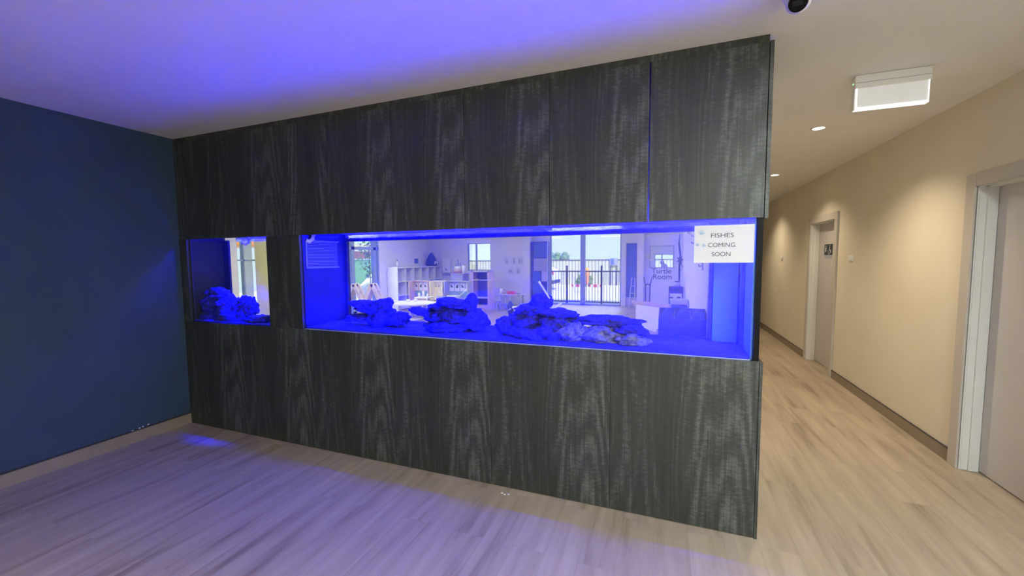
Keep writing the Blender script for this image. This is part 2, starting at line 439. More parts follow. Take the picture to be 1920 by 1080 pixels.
def corridor_door(name, D, label, sign=False):
    o0, o1, i0, i1 = D
    d = sthing(name, label, 'door', (W, (o0+o1)/2, 0))
    fr = MB()
    for a, b in ((o0, i0), (i1, o1)): fr.box(W-.022, W, a, b, 0, 2.135, .004)
    fr.box(W-.022, W, i0, i1, 2.045, 2.135, .004)
    build('architrave', fr, 'arch', d)
    j = MB()
    for a, b in ((i0-.02, i0), (i1, i1+.02)): j.box(W-.01, W+.17, a, b, 0, 2.065)
    j.box(W-.01, W+.17, i0, i1, 2.045, 2.065)
    build('jamb', j, 'trim', d)
    st = MB()
    for a, b in ((i0, i0+.012), (i1-.012, i1)): st.box(W+.045, W+.10, a, b, 0, 2.045, .002)
    st.box(W+.045, W+.10, i0, i1, 2.033, 2.045, .002)
    for a, b in ((i0, i0+.004), (i1-.004, i1)): st.box(W+.004, W+.012, a, b, 0, 2.045)
    build('door_stop', st, 'trim', d)
    lf = build('leaf', MB().box(W+.102, W+.14, i0+.004, i1-.004, .008, 2.038, .002), 'leaf', d)
    h = MB().cyl((W+.102, i0+.07, 1.02), (W+.094, i0+.07, 1.02), .026, seg=20).cyl((W+.096, i0+.07, 1.02), (W+.052, i0+.07, 1.02), .009).tube([(W+.055, i0+.07, 1.02), (W+.052, i0+.10, 1.02), (W+.052, i0+.19, 1.02)], .009)
    build('lever_handle', h, 'steel', lf)
    if sign:
        s = build('toilet_sign', MB().box(W+.099, W+.102, 4.26, 4.56, 1.585, 1.735), 'inkd', lf, label='dark washroom plate with white pictograms')
        pic = MB()
        for yy in (4.50,):     # standing figure
            pic.cyl((W+.098, yy, 1.708), (W+.0985, yy, 1.708), .011, seg=14); pic.box(W+.098, W+.0985, yy-.013, yy+.013, 1.628, 1.692)
        yy = 4.36              # wheelchair figure
        pic.cyl((W+.098, yy, 1.712), (W+.0985, yy, 1.712), .010, seg=14)
        pic.box(W+.098, W+.0985, yy-.006, yy+.008, 1.655, 1.698)
        for k in range(16):
            a0, a1 = k*2*PI/16, (k+1)*2*PI/16
            if .4 < a0 < 1.6: continue
            pic.bar((W+.0983, yy+.012+.034*math.cos(a0), 1.632+.034*math.sin(a0)), (W+.0983, yy+.012+.034*math.cos(a1), 1.632+.034*math.sin(a1)), .007, .0006)
        pic.bar((W+.0983, yy, 1.656), (W+.0983, yy-.04, 1.65), .008, .0006); pic.bar((W+.0983, yy-.04, 1.65), (W+.0983, yy-.05, 1.612), .008, .0006)
        build('pictogram', pic, 'white', s)
        build('braille_strip', MB().box(W+.1005, W+.102, 4.27, 4.55, 1.535, 1.582).box(W+.0995, W+.1005, 4.48, 4.54, 1.558, 1.574), 'greyb', s)
    return d
corridor_door('door_1', DN, 'near grey corridor door in a white frame at the picture edge')
corridor_door('door_2', DF, 'far corridor door with a small dark washroom sign', sign=True)

struct('wall_back', MB().box(-.12, W+.18, -4.9, -4.75, 0, H), 'cream', 'cream wall closing the room opposite the aquarium', 'wall')

# partition between corridor and playroom, playroom shell
struct('wall_partition', MB().box(4.70, 4.79, .56, 11.0, 0, H), 'pwall', 'pale wall between playroom and corridor', 'wall')
struct('wall_front', MB().box(-3.95, -.12, .16, .34, 0, H), 'pwall', 'playroom wall beside the aquarium', 'wall')
# playroom side wall with two glazed openings
LW = -3.8
ms = MB().box(LW-.15, LW, .16, 3.215, 0, H)
ms.box(LW-.15, LW, 3.215, 4.3, 2.45, H).box(LW-.15, LW, 4.3, 5.2, 0, H)
ms.box(LW-.15, LW, 5.2, 7.57, 2.45, H).box(LW-.15, LW, 5.2, 7.57, 0, .05).box(LW-.15, LW, 7.57, 10.75, 0, H)
struct('wall_side', ms, 'pwall', 'pale playroom side wall with tall windows', 'wall')
w = sthing('window_1', 'tall playroom window with blue grey frames looking at a green fence', 'window', (LW-.075, 6.4, .05))
f = MB()
for a, b in ((5.2, 5.28), (6.10, 6.17), (6.44, 6.56), (7.34, 7.46), (7.53, 7.57)): f.box(LW-.11, LW-.02, a, b, .05, 2.45)
f.box(LW-.11, LW-.02, 5.2, 7.57, 1.87, 1.95).box(LW-.11, LW-.02, 5.2, 7.57, .05, .13).box(LW-.11, LW-.02, 5.2, 7.57, 2.38, 2.45)
build('window_frame', f, 'mull', w); build('glass', MB().box(LW-.07, LW-.062, 5.2, 7.57, .05, 2.45), PANE, w)
w = sthing('window_2', 'narrow playroom window seen through the small tank', 'window', (LW-.075, 3.75, 0))
f = MB()
for a, b in ((3.215, 3.235), (3.36, 3.385), (4.22, 4.3)): f.box(LW-.11, LW-.02, a, b, 0, 2.45)
f.box(LW-.11, LW-.02, 3.215, 4.3, 1.57, 1.60).box(LW-.11, LW-.02, 3.215, 4.3, 2.38, 2.45)
build('window_frame', f, 'mull', w); build('glass', MB().box(LW-.07, LW-.062, 3.215, 4.3, 0, 2.45), PANE, w)
build('grey_side_panel', MB().box(LW-.10, LW-.03, 3.385, 3.56, 0, 2.45), 'pearl', w)
# curtain beside it
cu = MB(); pts = []
for k in range(41): pts.append((3.56 + .27*k/40, LW+.05 + .02*math.sin(k*PI/2.5)))
for k in range(40):
    (ya, xa), (yb, xb) = pts[k], pts[k+1]
    for dx in (0, .004):
        vs = [cu.bm.verts.new(p) for p in ((xa+dx, ya, .05), (xb+dx, yb, .05), (xb+dx, yb, 2.5), (xa+dx, ya, 2.5))]
        cu.bm.faces.new(vs)
tag(build('curtain', cu, CURT, None, True), 'pale yellow curtain hanging at the window behind the small tank', 'curtain')

# playroom back wall (y = 9.4) with a window
wy = 10.6
wx = lambda v: 4.29+(v-4.29)*1.101
wz = lambda v: 1.563+(v-1.563)*1.101
A0, A1, B0, B1, B2, WE = wx(-1.74), wx(-.915), wz(1.20), wz(2.09), wz(2.20), wx(.385)
mb = MB().box(-3.95, A0, wy, wy+.15, 0, H).box(A0, A1, wy, wy+.15, 0, B0).box(A0, A1, wy, wy+.15, B2, H).box(A1, WE, wy, wy+.15, 0, H)
struct('wall_playroom', mb, 'pwall', 'pale playroom wall with a window and animal prints', 'wall')
w = sthing('window_4', 'small two pane sliding window looking at a cream fence', 'window', ((A0+A1)/2, wy+.07, B0))
AM = wx(-1.445)
f = MB().box(A0, A0+.03, wy+.03, wy+.1, B0, B1).box(A1-.03, A1, wy+.03, wy+.1, B0, B1).box(A0, A1, wy+.03, wy+.1, B0, B0+.035).box(A0, A1, wy+.03, wy+.1, B1-.03, B1).box(AM-.022, AM+.022, wy+.03, wy+.1, B0, B1)
build('window_frame', f, 'mull', w); build('glass', MB().box(A0, A1, wy+.06, wy+.067, B0, B1), PANE, w)
build('roller_blind', MB().box(A0-.01, A1+.015, wy-.02, wy+.05, B1-.01, B2).cyl((A0, wy+.01, B2-.03), (A1, wy+.01, B2-.03), .03), 'white', w)
struct('wall_return', MB().box(WE-.06, WE, wy+.15, 11.0, 0, H), 'pwall', 'end of the playroom wall beside the dark kitchen door', 'wall')
# far wall (y = 11) with big glazing
mb = MB().box(WE-.06, .60, 11.0, 11.15, 0, H).box(.60, 2.98, 11.0, 11.15, 2.43, H).box(2.98, 3.12, 11.0, 11.15, 0, H).box(3.12, 3.62, 11.0, 11.15, 2.05, H).box(3.62, 3.99, 11.0, 11.15, 0, H).box(4.55, 4.70, 11.0, 11.15, 0, H).box(3.99, 4.55, 11.0, 11.15, 0, 1.19).box(3.99, 4.55, 11.0, 11.15, 1.68, H)
struct('wall_far', mb, 'pwall', 'far playroom wall around the big glass doors', 'wall')
w = sthing('window_5', 'big glass doors looking at a black pool fence', 'window', (1.79, 11.07, 0))
f = MB().box(.60, .64, 11.03, 11.12, 0, 2.43).box(1.646, 1.806, 11.03, 11.12, 0, 2.43).box(2.94, 2.98, 11.03, 11.12, 0, 2.43).box(.60, 2.98, 11.03, 11.12, 2.38, 2.43).box(.60, 2.98, 11.03, 11.12, 0, .04)
build('window_frame', f, 'mull', w); build('glass', MB().box(.60, 2.98, 11.07, 11.077, 0, 2.43), PANE, w)
d = sthing('door_3', 'blue door standing beside the big glass doors', 'door', (3.37, 11.05, 0))
build('leaf', MB().box(3.14, 3.46, 11.05, 11.09, .3, 2.03, .004), 'dkblue', d); build('door_frame', MB().box(3.10, 3.14, 11.02, 11.1, 0, 2.07).box(3.46, 3.60, 11.0, 11.1, 0, 2.07).box(3.14, 3.46, 11.02, 11.1, 2.03, 2.07), 'lilac', d)
build('kick_panel', MB().box(3.14, 3.46, 11.04, 11.09, .0, .3), 'lilac', d)
w = sthing('window_6', 'small window glimpsed through the lettered door', 'window', (4.27, 11.07, 1.19))
build('window_frame', MB().box(3.99, 4.01, 11.04, 11.1, 1.19, 1.68).box(4.53, 4.55, 11.04, 11.1, 1.19, 1.68).box(3.99, 4.55, 11.04, 11.1, 1.66, 1.68).box(4.19, 4.225, 11.04, 11.1, 1.19, 1.68), 'mull', w)
build('glass', MB().box(3.99, 4.55, 11.07, 11.075, 1.19, 1.68), PANE, w)
pl = thing('plush_toy', 'dark plush toy sitting on the sill behind the lettered door', 'toy', (4.26, 11.03, 1.19))
build('body', MB().ball((4.28, 11.035, 1.29), .10, 3, (1, .3, 1)), 'greyb', pl, True); build('head', MB().ball((4.22, 11.035, 1.42), .065, 3, (1, .45, 1)), 'greyb', pl, True)
build('leg', MB().ball((4.19, 11.03, 1.23), .045, 2, (1.4, .5, .7)), 'greyb', pl, True)
# dark kitchen front standing in the recess left of the glazing
k = thing('tall_kitchen_cabinet', 'tall dark blue cabinet in the recess beside the playroom posters', 'cabinet', (.29, 10.85, 0))
build('body', MB().box(.005, .575, 10.74, 10.99, 0, 2.15), 'dkroom', k)
build('door', MB().box(.12, .57, 10.725, 10.74, 1.62, 2.10, .003), 'dkblue', k)
build('open_niche', MB().box(.10, .57, 10.73, 10.74, 1.16, 1.58), 'greyb', k)
build('drawer', MB().box(.01, .36, 10.725, 10.74, .40, 1.14, .003), 'dkblue', k)
build('pale_panel', MB().box(.38, .57, 10.72, 10.735, .80, 1.15), 'lilac', k)
build('side_frame', MB().box(.01, .07, 10.72, 10.74, 0, 2.12), 'dkroom', k)
# classroom door with turtle lettering (y = 8)
struct('wall_turtle', MB().box(3.66, 3.81, 7.94, 8.14, 0, H).box(3.81, 4.70, 8.0, 8.14, 2.10, H).box(4.64, 4.70, 8.0, 8.14, 0, 2.10), 'pwall', 'pale wall with a thick post around the lettered playroom door', 'wall')
d = sthing('door_4', 'pale playroom door with a square window above dark lettering', 'door', (4.22, 8.05, 0))
lf = MB().box(3.815, 3.945, 8.03, 8.07, 0, 2.08).box(4.50, 4.635, 8.03, 8.07, 0, 2.08).box(3.945, 4.50, 8.03, 8.07, 0, 1.315).box(3.945, 4.50, 8.03, 8.07, 1.86, 2.08)
lfo = build('leaf', lf, 'whitelam', d)
fr = MB().box(3.945, 3.965, 8.02, 8.075, 1.315, 1.86).box(4.48, 4.50, 8.02, 8.075, 1.315, 1.86).box(3.945, 4.50, 8.02, 8.075, 1.315, 1.335).box(3.945, 4.50, 8.02, 8.075, 1.84, 1.86)
build('vision_frame', fr, 'greyb', lfo); build('glass', MB().box(3.945, 4.50, 8.045, 8.05, 1.315, 1.86), PANE, lfo)
build('lever_handle', MB().cyl((3.87, 8.03, 1.52), (3.87, 8.0, 1.52), .02).tube([(3.87, 8.0, 1.52), (3.90, 7.985, 1.52), (3.98, 7.985, 1.52)], .012), 'white', lfo)
text('lettering', 'Turtle', .18, (3.995, 8.028, 1.185), (PI/2, 0, 0), 'inkd', lfo, .002)
text('lettering', 'Room', .18, (4.02, 8.028, 1.045), (PI/2, 0, 0), 'inkd', lfo, .002)
# ================================================================= AQUARIUM CABINET
struct('trim_1', MB().box(0, 4.775, .006, .03, 2.662, H), LAM, 'dark laminate filler strip between cabinet doors and ceiling', 'trim')
UPL = ['widest dark laminate overhead panel at the navy wall', 'narrow dark overhead cabinet second from the navy wall', 'narrow dark overhead cabinet third from the navy wall',
       'dark overhead cabinet fourth from the navy wall', 'dark overhead cabinet left of the glowing blue door gap', 'dark overhead cabinet right of the glowing blue door gap, at the corridor']
for i in range(6):
    a, b = SEAM[i], SEAM[i+1]
    g = .0020
    ga = .0035 if i == 5 else g; gb = .0035 if i == 4 else g
    u = thing('overhead_cabinet', UPL[i], 'cabinet', ((a+b)/2, .28, ZT), 'overhead cabinets above the tanks')
    build('door', MB().box(a+ga, b-gb, 0, .018, ZT, 2.66), LAM, u)
    build('back_panel', MB().box(a, b, .54, .56, ZT, H-.002), 'whitelam', u)
    build('top_panel', MB().box(a, b, .03, .54, H-.02, H-.002), 'carc', u)
    if i not in (4,):    # unseen rail added behind the next seam to stop light leaking
        build('rail', MB().box(b-.03, b+.03 if i < 5 else b, .0185, .04, ZT, 2.66), 'carc', u)
    if i == 5: build('side_panel', MB().box(4.777, L, -.002, .56, ZT-.006, 2.665, .001), LAM, u)
LWL = ['dark lower cabinet standing against the navy wall', 'dark lower cabinet second from the navy wall, under the small tank', 'dark lower cabinet third from the navy wall',
       'dark lower cabinet fourth from the navy wall', 'dark lower cabinet second from the corridor', 'dark lower cabinet at the corridor end']
lx = [.001, .8, 1.597, 2.394, 3.191, 3.993, 4.779]
for i in range(6):
    a, b = lx[i], lx[i+1]
    u = thing('lower_cabinet', LWL[i], 'cabinet', ((a+b)/2, .28, 0), 'lower cabinets under the tanks')
    build('door', MB().box(a+.0013, b-.0013, 0, .018, .004, ZB), LAM, u)
    build('carcass', MB().box(a+.001, b-.001, .019, .56, 0, ZB-.004), 'carc', u)
    if i == 5: build('side_panel', MB().box(4.780, L, -.002, .56, 0, ZB-.002, .001), LAM, u)
o = build('infill_panel', MB().box(1.137, 1.508, 0, .018, ZB+.002, ZT-.002), LAM); tag(o, 'dark laminate panel between the small and the long tank', 'panel')
build('core', MB().box(1.14, 1.505, .0185, .56, ZB, ZT), 'carc', o)
o = build('filler_strip', MB().box(0.001, .098, 0, .018, ZB+.002, ZT-.002), LAM); tag(o, 'slim dark filler strip beside the small tank at the navy wall', 'panel')
build('core', MB().box(0.001, .092, .0185, .345, ZB, ZT), 'carc', o)

# ================================================================= TANKS
TW = 1.757
t = thing('aquarium', 'long blue lit aquarium built into the dark cabinet', 'aquarium', (3.12, .27, ZB))
build('front_pane', MB().box(1.508, 4.748, .020, .030, ZB, ZT+.03), GLASS, t)
build('rear_pane', MB().box(1.508, 4.748, .500, .510, ZB, ZT+.03), GLASSF, t)
build('end_panel', MB().box(1.500, 1.512, .030, .510, ZB, ZT+.03), 'blueac', t, label='blue end panel')
build('end_panel', MB().box(4.738, 4.748, .030, .500, ZB, ZT+.03), 'paleac', t, label='pale blue end panel')
build('end_casing', MB().box(4.749, 4.775, .004, .54, ZB, ZT), 'black', t, label='black end casing')
build('base', MB().box(1.508, 4.748, .02, .51, ZB-.003, ZB+.002), 'black', t)
build('rear_rim', MB().box(1.512, 4.738, .498, .54, 1.738, ZT).box(1.512, 4.738, .498, .54, ZB, ZB+.02), 'blueac', t, label='dark blue rim along the rear pane')
gr = MB()      # overflow grate on the end panel
gr.box(1.512, 1.517, .06, .42, 1.50, 1.51).box(1.512, 1.517, .06, .42, 1.725, 1.735).box(1.512, 1.517, .06, .066, 1.50, 1.735)
for k in range(17): gr.box(1.512, 1.515, .07, .40, 1.515+.0125*k, 1.519+.0125*k)
build('overflow_grate', gr, 'greyb', t)
build('edge_highlight', MB().box(1.513, 4.737, .0185, .0198, ZB, ZB+.004), 'pearl', t)  # pale strip standing in for the highlight along the glass edge
cm = MB()      # comb at the rear corner
cm.box(1.512, 1.535, .49, .499, ZB, ZT)
for k in range(14): cm.box(1.535, 1.543, .49, .499, 1.44+.022*k, 1.453+.022*k)
build('overflow_comb', cm, 'blueac', t)
build('overflow_column', MB().box(4.585, 4.725, .40, .497, ZB+.02, ZT, .004), 'paleac', t, label='pale overflow column in the rear corner')
build('overflow_edge', MB().box(4.560, 4.583, .42, .498, ZB, ZT), 'blueac', t)
build('end_strip', MB().box(4.733, 4.738, .24, .33, ZB, ZT), 'blueac', t)
t2 = thing('aquarium', 'small square aquarium with one coral rock heap near the navy wall', 'aquarium', (.62, .2, ZB))
build('front_pane', MB().box(.10, 1.137, .020, .028, ZB, ZT+.03), GLASS, t2)
build('rear_pane', MB().box(.10, 1.137, .350, .358, ZB, ZT+.03), glass('thin_haze_glass', (.97, .98, 1), .015, (.6, .6, .9), ior=1.3, gloss_scale=.7), t2)  # thin film stands in for the small tank's water haze
build('end_panel', MB().box(.094, .104, .028, .358, ZB, ZT+.03), 'carc', t2, label='dark end panel')
build('end_glass', MB().box(1.128, 1.137, .028, .350, ZB, ZT+.03), GLASS, t2)
build('base', MB().box(.10, 1.137, .02, .36, ZB-.003, ZB+.002), 'black', t2)
build('silicone_seam', MB().cyl((.108, .034, ZB), (.108, .034, ZT), .004, seg=8), 'blueac', t2)
build('rear_post', MB().box(.104, .185, .33, .349, ZB, ZT), 'blueac', t2)

def water(name, x0, x1, y0, y1, z, label):
    mb = MB(); nx, ny = int((x1-x0)*36), 14; g = []
    for i in range(nx+1):
        g.append([mb.bm.verts.new((x0+(x1-x0)*i/nx, y0+(y1-y0)*j/ny, z + .0035*noise.noise(Vector((i*.28, j*.5, 3.1))) + .002*noise.noise(Vector((i*.8, j*1.1, 9))))) for j in range(ny+1)])
    for i in range(nx):
        for j in range(ny): mb.bm.faces.new((g[i][j], g[i+1][j], g[i+1][j+1], g[i][j+1]))
    return tag(build(name, mb, WATER, None, True), label, 'water', kind='stuff')
water('aquarium_water', 1.514, 4.735, .031, .499, TW, 'rippled water surface at the top of the long tank')
water('aquarium_water', .106, 1.127, .029, .349, TW, 'rippled water surface at the top of the small tank')
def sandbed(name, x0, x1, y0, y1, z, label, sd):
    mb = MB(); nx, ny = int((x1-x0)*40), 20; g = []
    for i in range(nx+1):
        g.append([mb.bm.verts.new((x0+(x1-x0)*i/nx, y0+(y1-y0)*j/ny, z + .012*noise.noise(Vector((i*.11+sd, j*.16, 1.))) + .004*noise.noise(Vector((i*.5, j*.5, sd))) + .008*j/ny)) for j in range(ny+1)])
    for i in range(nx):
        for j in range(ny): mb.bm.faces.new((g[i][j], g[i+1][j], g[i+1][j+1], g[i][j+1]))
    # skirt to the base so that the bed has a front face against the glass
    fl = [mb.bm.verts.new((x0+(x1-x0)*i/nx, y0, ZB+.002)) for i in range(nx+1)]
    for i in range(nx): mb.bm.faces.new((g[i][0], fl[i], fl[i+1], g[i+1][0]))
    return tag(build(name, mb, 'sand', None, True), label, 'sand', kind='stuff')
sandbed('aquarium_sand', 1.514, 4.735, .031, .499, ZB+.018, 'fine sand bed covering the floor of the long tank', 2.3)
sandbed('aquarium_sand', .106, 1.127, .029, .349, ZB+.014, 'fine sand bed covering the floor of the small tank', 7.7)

# reef rocks: x, y, z (centre), rx, ry, rz, tilt about y
def rock(label, group, x, y, z, rx, ry, rz, tilt=0, seed=0, mat=None, rough=1., sub=4):
    mb = MB(); r = bmesh.ops.create_icosphere(mb.bm, subdivisions=sub, radius=1.)
    rot = Euler((0, tilt, 0)).to_matrix()
    sv = Vector((seed*3.17, seed*1.31, seed*2.07))
    for v in r['verts']:
        n = v.co.copy()
        k = 1 + .30*rough*noise.noise(n*1.6+sv) + .20*rough*noise.noise(n*3.7+sv*2) + .11*rough*noise.noise(n*8.5+sv) + .06*rough*noise.noise(n*17.+sv)
        p = Vector((n.x*rx, n.y*ry, n.z*rz))*k
        v.co = rot @ p + Vector((x, y, z))
        if v.co.z < ZB+.006: v.co.z = ZB+.006
        v.co.y = max(.036, v.co.y)
    return tag(build('reef_rock', mb, mat or ROCK, None, True), label, 'rock', group)
G1, G2, G3, G4, G5 = ('rocks of the butterfly shaped stack', 'rocks of the horned stack', 'rocks of the tall stack', 'rocks of the low stack near the sign', 'rocks of the small tank')
S1, S2, S3, S4 = 'the butterfly shaped rock stack nearest the blue end panel', 'the horned rock stack', 'the tall rock stack holding the white stick', 'the long low rock stack nearest the paper sign'
R = [
 ('left wing plate on top of '+S1, G1, 1.935, .25, 1.178, .115, .10, .050, .18, 1),
 ('right wing plate on top of '+S1, G1, 2.085, .25, 1.178, .105, .10, .062, -.25, 2),
 ('lowest ledge poking out of '+S1, G1, 1.885, .25, 1.082, .125, .12, .036, -.05, 3),
 ('thick middle rock carrying '+S1, G1, 2.09, .27, 1.085, .125, .12, .085, 0, 4),
 ('small knob at the end of '+S1, G1, 2.27, .26, 1.085, .085, .10, .060, -.2, 5),
 ('long thin arm reaching out of '+S2, G2, 2.50, .25, 1.150, .115, .08, .028, .22, 6),
 ('small step plate above the arm of '+S2, G2, 2.65, .26, 1.200, .095, .09, .026, 0, 7),
 ('tilted top plate of '+S2, G2, 2.79, .25, 1.232, .140, .11, .036, .14, 8),
 ('upright horn of '+S2, G2, 2.925, .25, 1.225, .048, .05, .085, .25, 9),
 ('broad middle rock of '+S2, G2, 2.73, .27, 1.130, .195, .13, .072, 0, 10),
 ('rounded shoulder rock of '+S2, G2, 2.945, .27, 1.105, .105, .12, .085, .2, 11),
 ('bottom rock with the dark hollow under '+S2, G2, 2.74, .23, 1.055, .180, .13, .050, 0, 12),
 ('rounded foot rock of '+S3, G3, 3.24, .25, 1.080, .100, .11, .065, .1, 13),
 ('sloping flank rock of '+S3, G3, 3.36, .27, 1.120, .130, .12, .075, -.1, 14),
 ('upper shelf rock of '+S3, G3, 3.41, .25, 1.205, .120, .11, .042, -.1, 15),
 ('topmost knob of '+S3, G3, 3.475, .25, 1.262, .078, .08, .056, 0, 16),
 ('jutting shelf plate of '+S3, G3, 3.60, .24, 1.188, .135, .10, .034, .03, 17),
 ('dark hollowed rock under the shelf of '+S3, G3, 3.59, .26, 1.120, .125, .11, .058, 0, 18),
 ('lower front boulder of '+S3, G3, 3.565, .20, 1.058, .115, .10, .060, .1, 19),
 ('low rubble rock at the foot of '+S3, G3, 3.40, .19, 1.045, .140, .10, .052, .2, 20),
 ('long flat top plate of '+S4, G4, 3.92, .27, 1.145, .230, .11, .036, 0, 21),
 ('end plate beneath the top of '+S4, G4, 4.09, .25, 1.095, .115, .11, .042, .1, 22),
]
for r in R: rock(*r)
rock('pale boulder in the middle front of '+S4, G4, 3.90, .20, 1.060, .135, .10, .062, 0, 23, ROCKP)
rock('pale block wedged between the tall rock stack and the low stack', G4, 3.72, .20, 1.070, .105, .10, .068, 0, 24, ROCKP)
rock('small grey boulder on the sand at the sign end of the low rock stack', G4, 4.10, .18, 1.042, .115, .09, .045, .1, 25, ROCKP)
R5 = [
 ('crown rock on top of the heap in the small tank', .27, .16, 1.245, .115, .09, .062, .1, 31),
 ('outer lobe of the small tank heap, nearest the navy wall', .205, .12, 1.155, .080, .07, .085, 0, 32),
 ('big middle rock of the small tank heap', .41, .17, 1.135, .145, .11, .110, 0, 33),
 ('frilly side rock of the small tank heap, by the bright window', .645, .17, 1.135, .085, .09, .100, .2, 34),
 ('low foot rock of the small tank heap, nearest the navy wall', .205, .09, 1.045, .085, .05, .045, 0, 35),
 ('low front rubble rock of the small tank heap', .46, .11, 1.045, .165, .07, .050, 0, 36),
 ('flat rubble rock beside the heap, at the panel between the tanks', .83, .14, 1.035, .150, .09, .036, 0, 37)]
for lab, *a in R5: rock(lab, G5, *a, rough=1.35)
# tank equipment
o = build('feeding_stick', MB().cyl((3.475, .25, 1.385), (3.545, .24, 1.285), .0065, seg=10).cyl((3.462, .25, 1.404), (3.475, .25, 1.385), .0095, .0065, seg=10), 'white', None, True)
tag(o, 'white plastic stick leaning on the tall rock stack', 'stick')
o = build('rock_chip', MB().prism([(3.56, 1.222), (3.60, 1.226), (3.645, 1.262), (3.632, 1.268), (3.60, 1.245)], .20, .212), 'white'); tag(o, 'white broken shard lying on the tall rock stack', 'shard')
def pipe(label, x, y, z):
    o = build('return_pipe', MB().tube([(x, y, 1.90), (x, y, z+.04), (x, y-.005, z+.01), (x-.012, y-.03, z-.012), (x-.018, y-.055, z-.002)], .016, 12), 'white', None, True)
    return tag(o, label, 'pipe', 'return pipes')
pipe('white pipe outlet hooking into the long tank near its end panel', 1.535, .12, 1.735)
pipe('pipe outlet hooking down into the small tank', .64, .22, 1.735)
# lamps under the hood: housing, lit face and the light they give
def ledbar(x, y, label, wdt, power):
    l = thing('aquarium_light', label, 'lamp', (x, y, 1.99), 'lamps inside the tank hood')
    build('housing', MB().box(x-wdt/2, x+wdt/2, y-.09, y+.09, 2.0, 2.035, .004), 'blackpl', l)
    build('lit_face', MB().box(x-wdt/2+.01, x+wdt/2-.01, y-.075, y+.075, 1.997, 2.0), 'ledface', l)
    for s in (-1, 1): build('hanger', MB().cyl((x+s*wdt*.35, y, 2.035), (x+s*wdt*.35, y, H-.021), .003, seg=8), 'steel', l)
    la = bpy.data.lights.new('aquarium_light_lamp', 'AREA'); la.shape = 'RECTANGLE'; la.size = wdt-.03; la.size_y = .10
    la.energy = power; la.color = (.0014, .0010, 1.); la.spread = math.radians(LEDSPREAD)
    lo = bpy.data.objects.new('aquarium_light_lamp', la); COL.objects.link(lo); lo.location = (x, y, 1.993)
    l2 = la.copy(); l2.energy = power*.32; l2.spread = math.radians(165)
    lo = bpy.data.objects.new('aquarium_light_glow', l2); COL.objects.link(lo); lo.location = (x, y, 1.994)
LEDSPREAD = 29
LEDP = 105.
for x, lab in ((1.95, 'blue lamp above the butterfly shaped rock stack'), (2.78, 'blue lamp above the horned rock stack'), (3.58, 'blue lamp above the tall rock stack'), (4.46, 'blue lamp above the sand at the sign end')):
    ledbar(x, .26, lab, .40 if x > 4 else .52, LEDP)
ledbar(.55, .20, 'blue lamp above the small tank', .3, 60.)
# unseen blue spot added to brighten the pale overflow column
la = bpy.data.lights.new('added_column_spot', 'SPOT'); la.energy = 5; la.color = (.05, .32, 1.); la.spot_size = math.radians(34); la.spot_blend = .6; la.shadow_soft_size = .03
lo = bpy.data.objects.new('added_column_spot', la); COL.objects.link(lo); lo.location = (4.52, .24, 2.1)
lo.rotation_euler = (Vector((4.70, .38, 1.3))-Vector((4.52, .24, 2.1))).to_track_quat('-Z', 'Y').to_euler()

# ================================================================= PAPER SIGN
s = thing('paper_sign', 'white paper notice taped on the glass saying fishes coming soon', 'sign', (4.59, .019, 1.533))
px0, px1, pz0, pz1 = 4.4435, 4.738, 1.5335, 1.740
pw, ph = px1-px0, pz1-pz0
build('sheet', MB().box(px0, px1, .0178, .0192, pz0, pz1), 'paper', s)
def ln(body, u0, u1, v):
    text('lettering', body, .0335, (px0+u0*pw, .0176, pz1-v*ph), (PI/2, 0, 0), 'ink', s, .0003, 'LEFT', (u1-u0)*pw)
ln('FISHES', .275, .655, .325); ln('COMING', .235, .685, .58); ln('SOON', .30, .615, .825)
cb = MB(); random.seed(5)
for cx, cz, n_, sz in ((.125, .20, 7, .020), (.06, .50, 5, .012), (.17, .52, 5, .014)):
    cb = MB()
    for k in range(n_):
        a = PI*(.1+.8*k/(n_-1)); q = sz*(.7+.5*random.random())
        bx_, bz_ = px0+cx*pw, pz1-cz*ph-.008
        cb.tube([(bx_, .0175, bz_), (bx_+q*.6*math.cos(a), .0175, bz_+q*.7*math.sin(a)), (bx_+q*math.cos(a*1.05), .0175, bz_+q*1.25*math.sin(a))], [.0012, .0016, .0012], 6)
    build('coral_print', cb, 'coralb', s)

# ================================================================= CEILING FITTINGS
c = thing('security_camera', 'white turret security camera on the ceiling above the cabinet corner', 'camera', (4.800, -.372, H))
build('base', MB().lathe([(0, 0), (.060, 0), (.060, -.022), (.056, -.045), (.050, -.055), (0, -.055)], (4.80, -.372, H)), 'white', c, True)
dirv = Vector((-.22, -.80, -.56)).normalized(); cen = Vector((4.80, -.372, H-.060))
build('eyeball', MB().ball(cen, .047, 4), 'white', c, True)
fc = MB().cyl(cen+dirv*.028, cen+dirv*.0495, .0365, .0335, 32)
build('front_glass', fc, 'lens', c)
u_ = dirv.cross(Vector((0, 0, 1))).normalized(); v_ = u_.cross(dirv)
wn = MB(); p_ = cen+dirv*.0497
vs = [wn.bm.verts.new(p_+u_*a*.018+v_*b*.010+dirv*d_) for d_ in (0, .0006) for a, b in ((-1, -1), (1, -1), (1, 1), (-1, 1))]
for q in ((0, 1, 2, 3), (4, 5, 6, 7), (0, 1, 5, 4), (1, 2, 6, 5), (2, 3, 7, 6), (3, 0, 4, 7)): wn.bm.faces.new([vs[i] for i in q])
build('lens_window', wn, 'lens2', c)

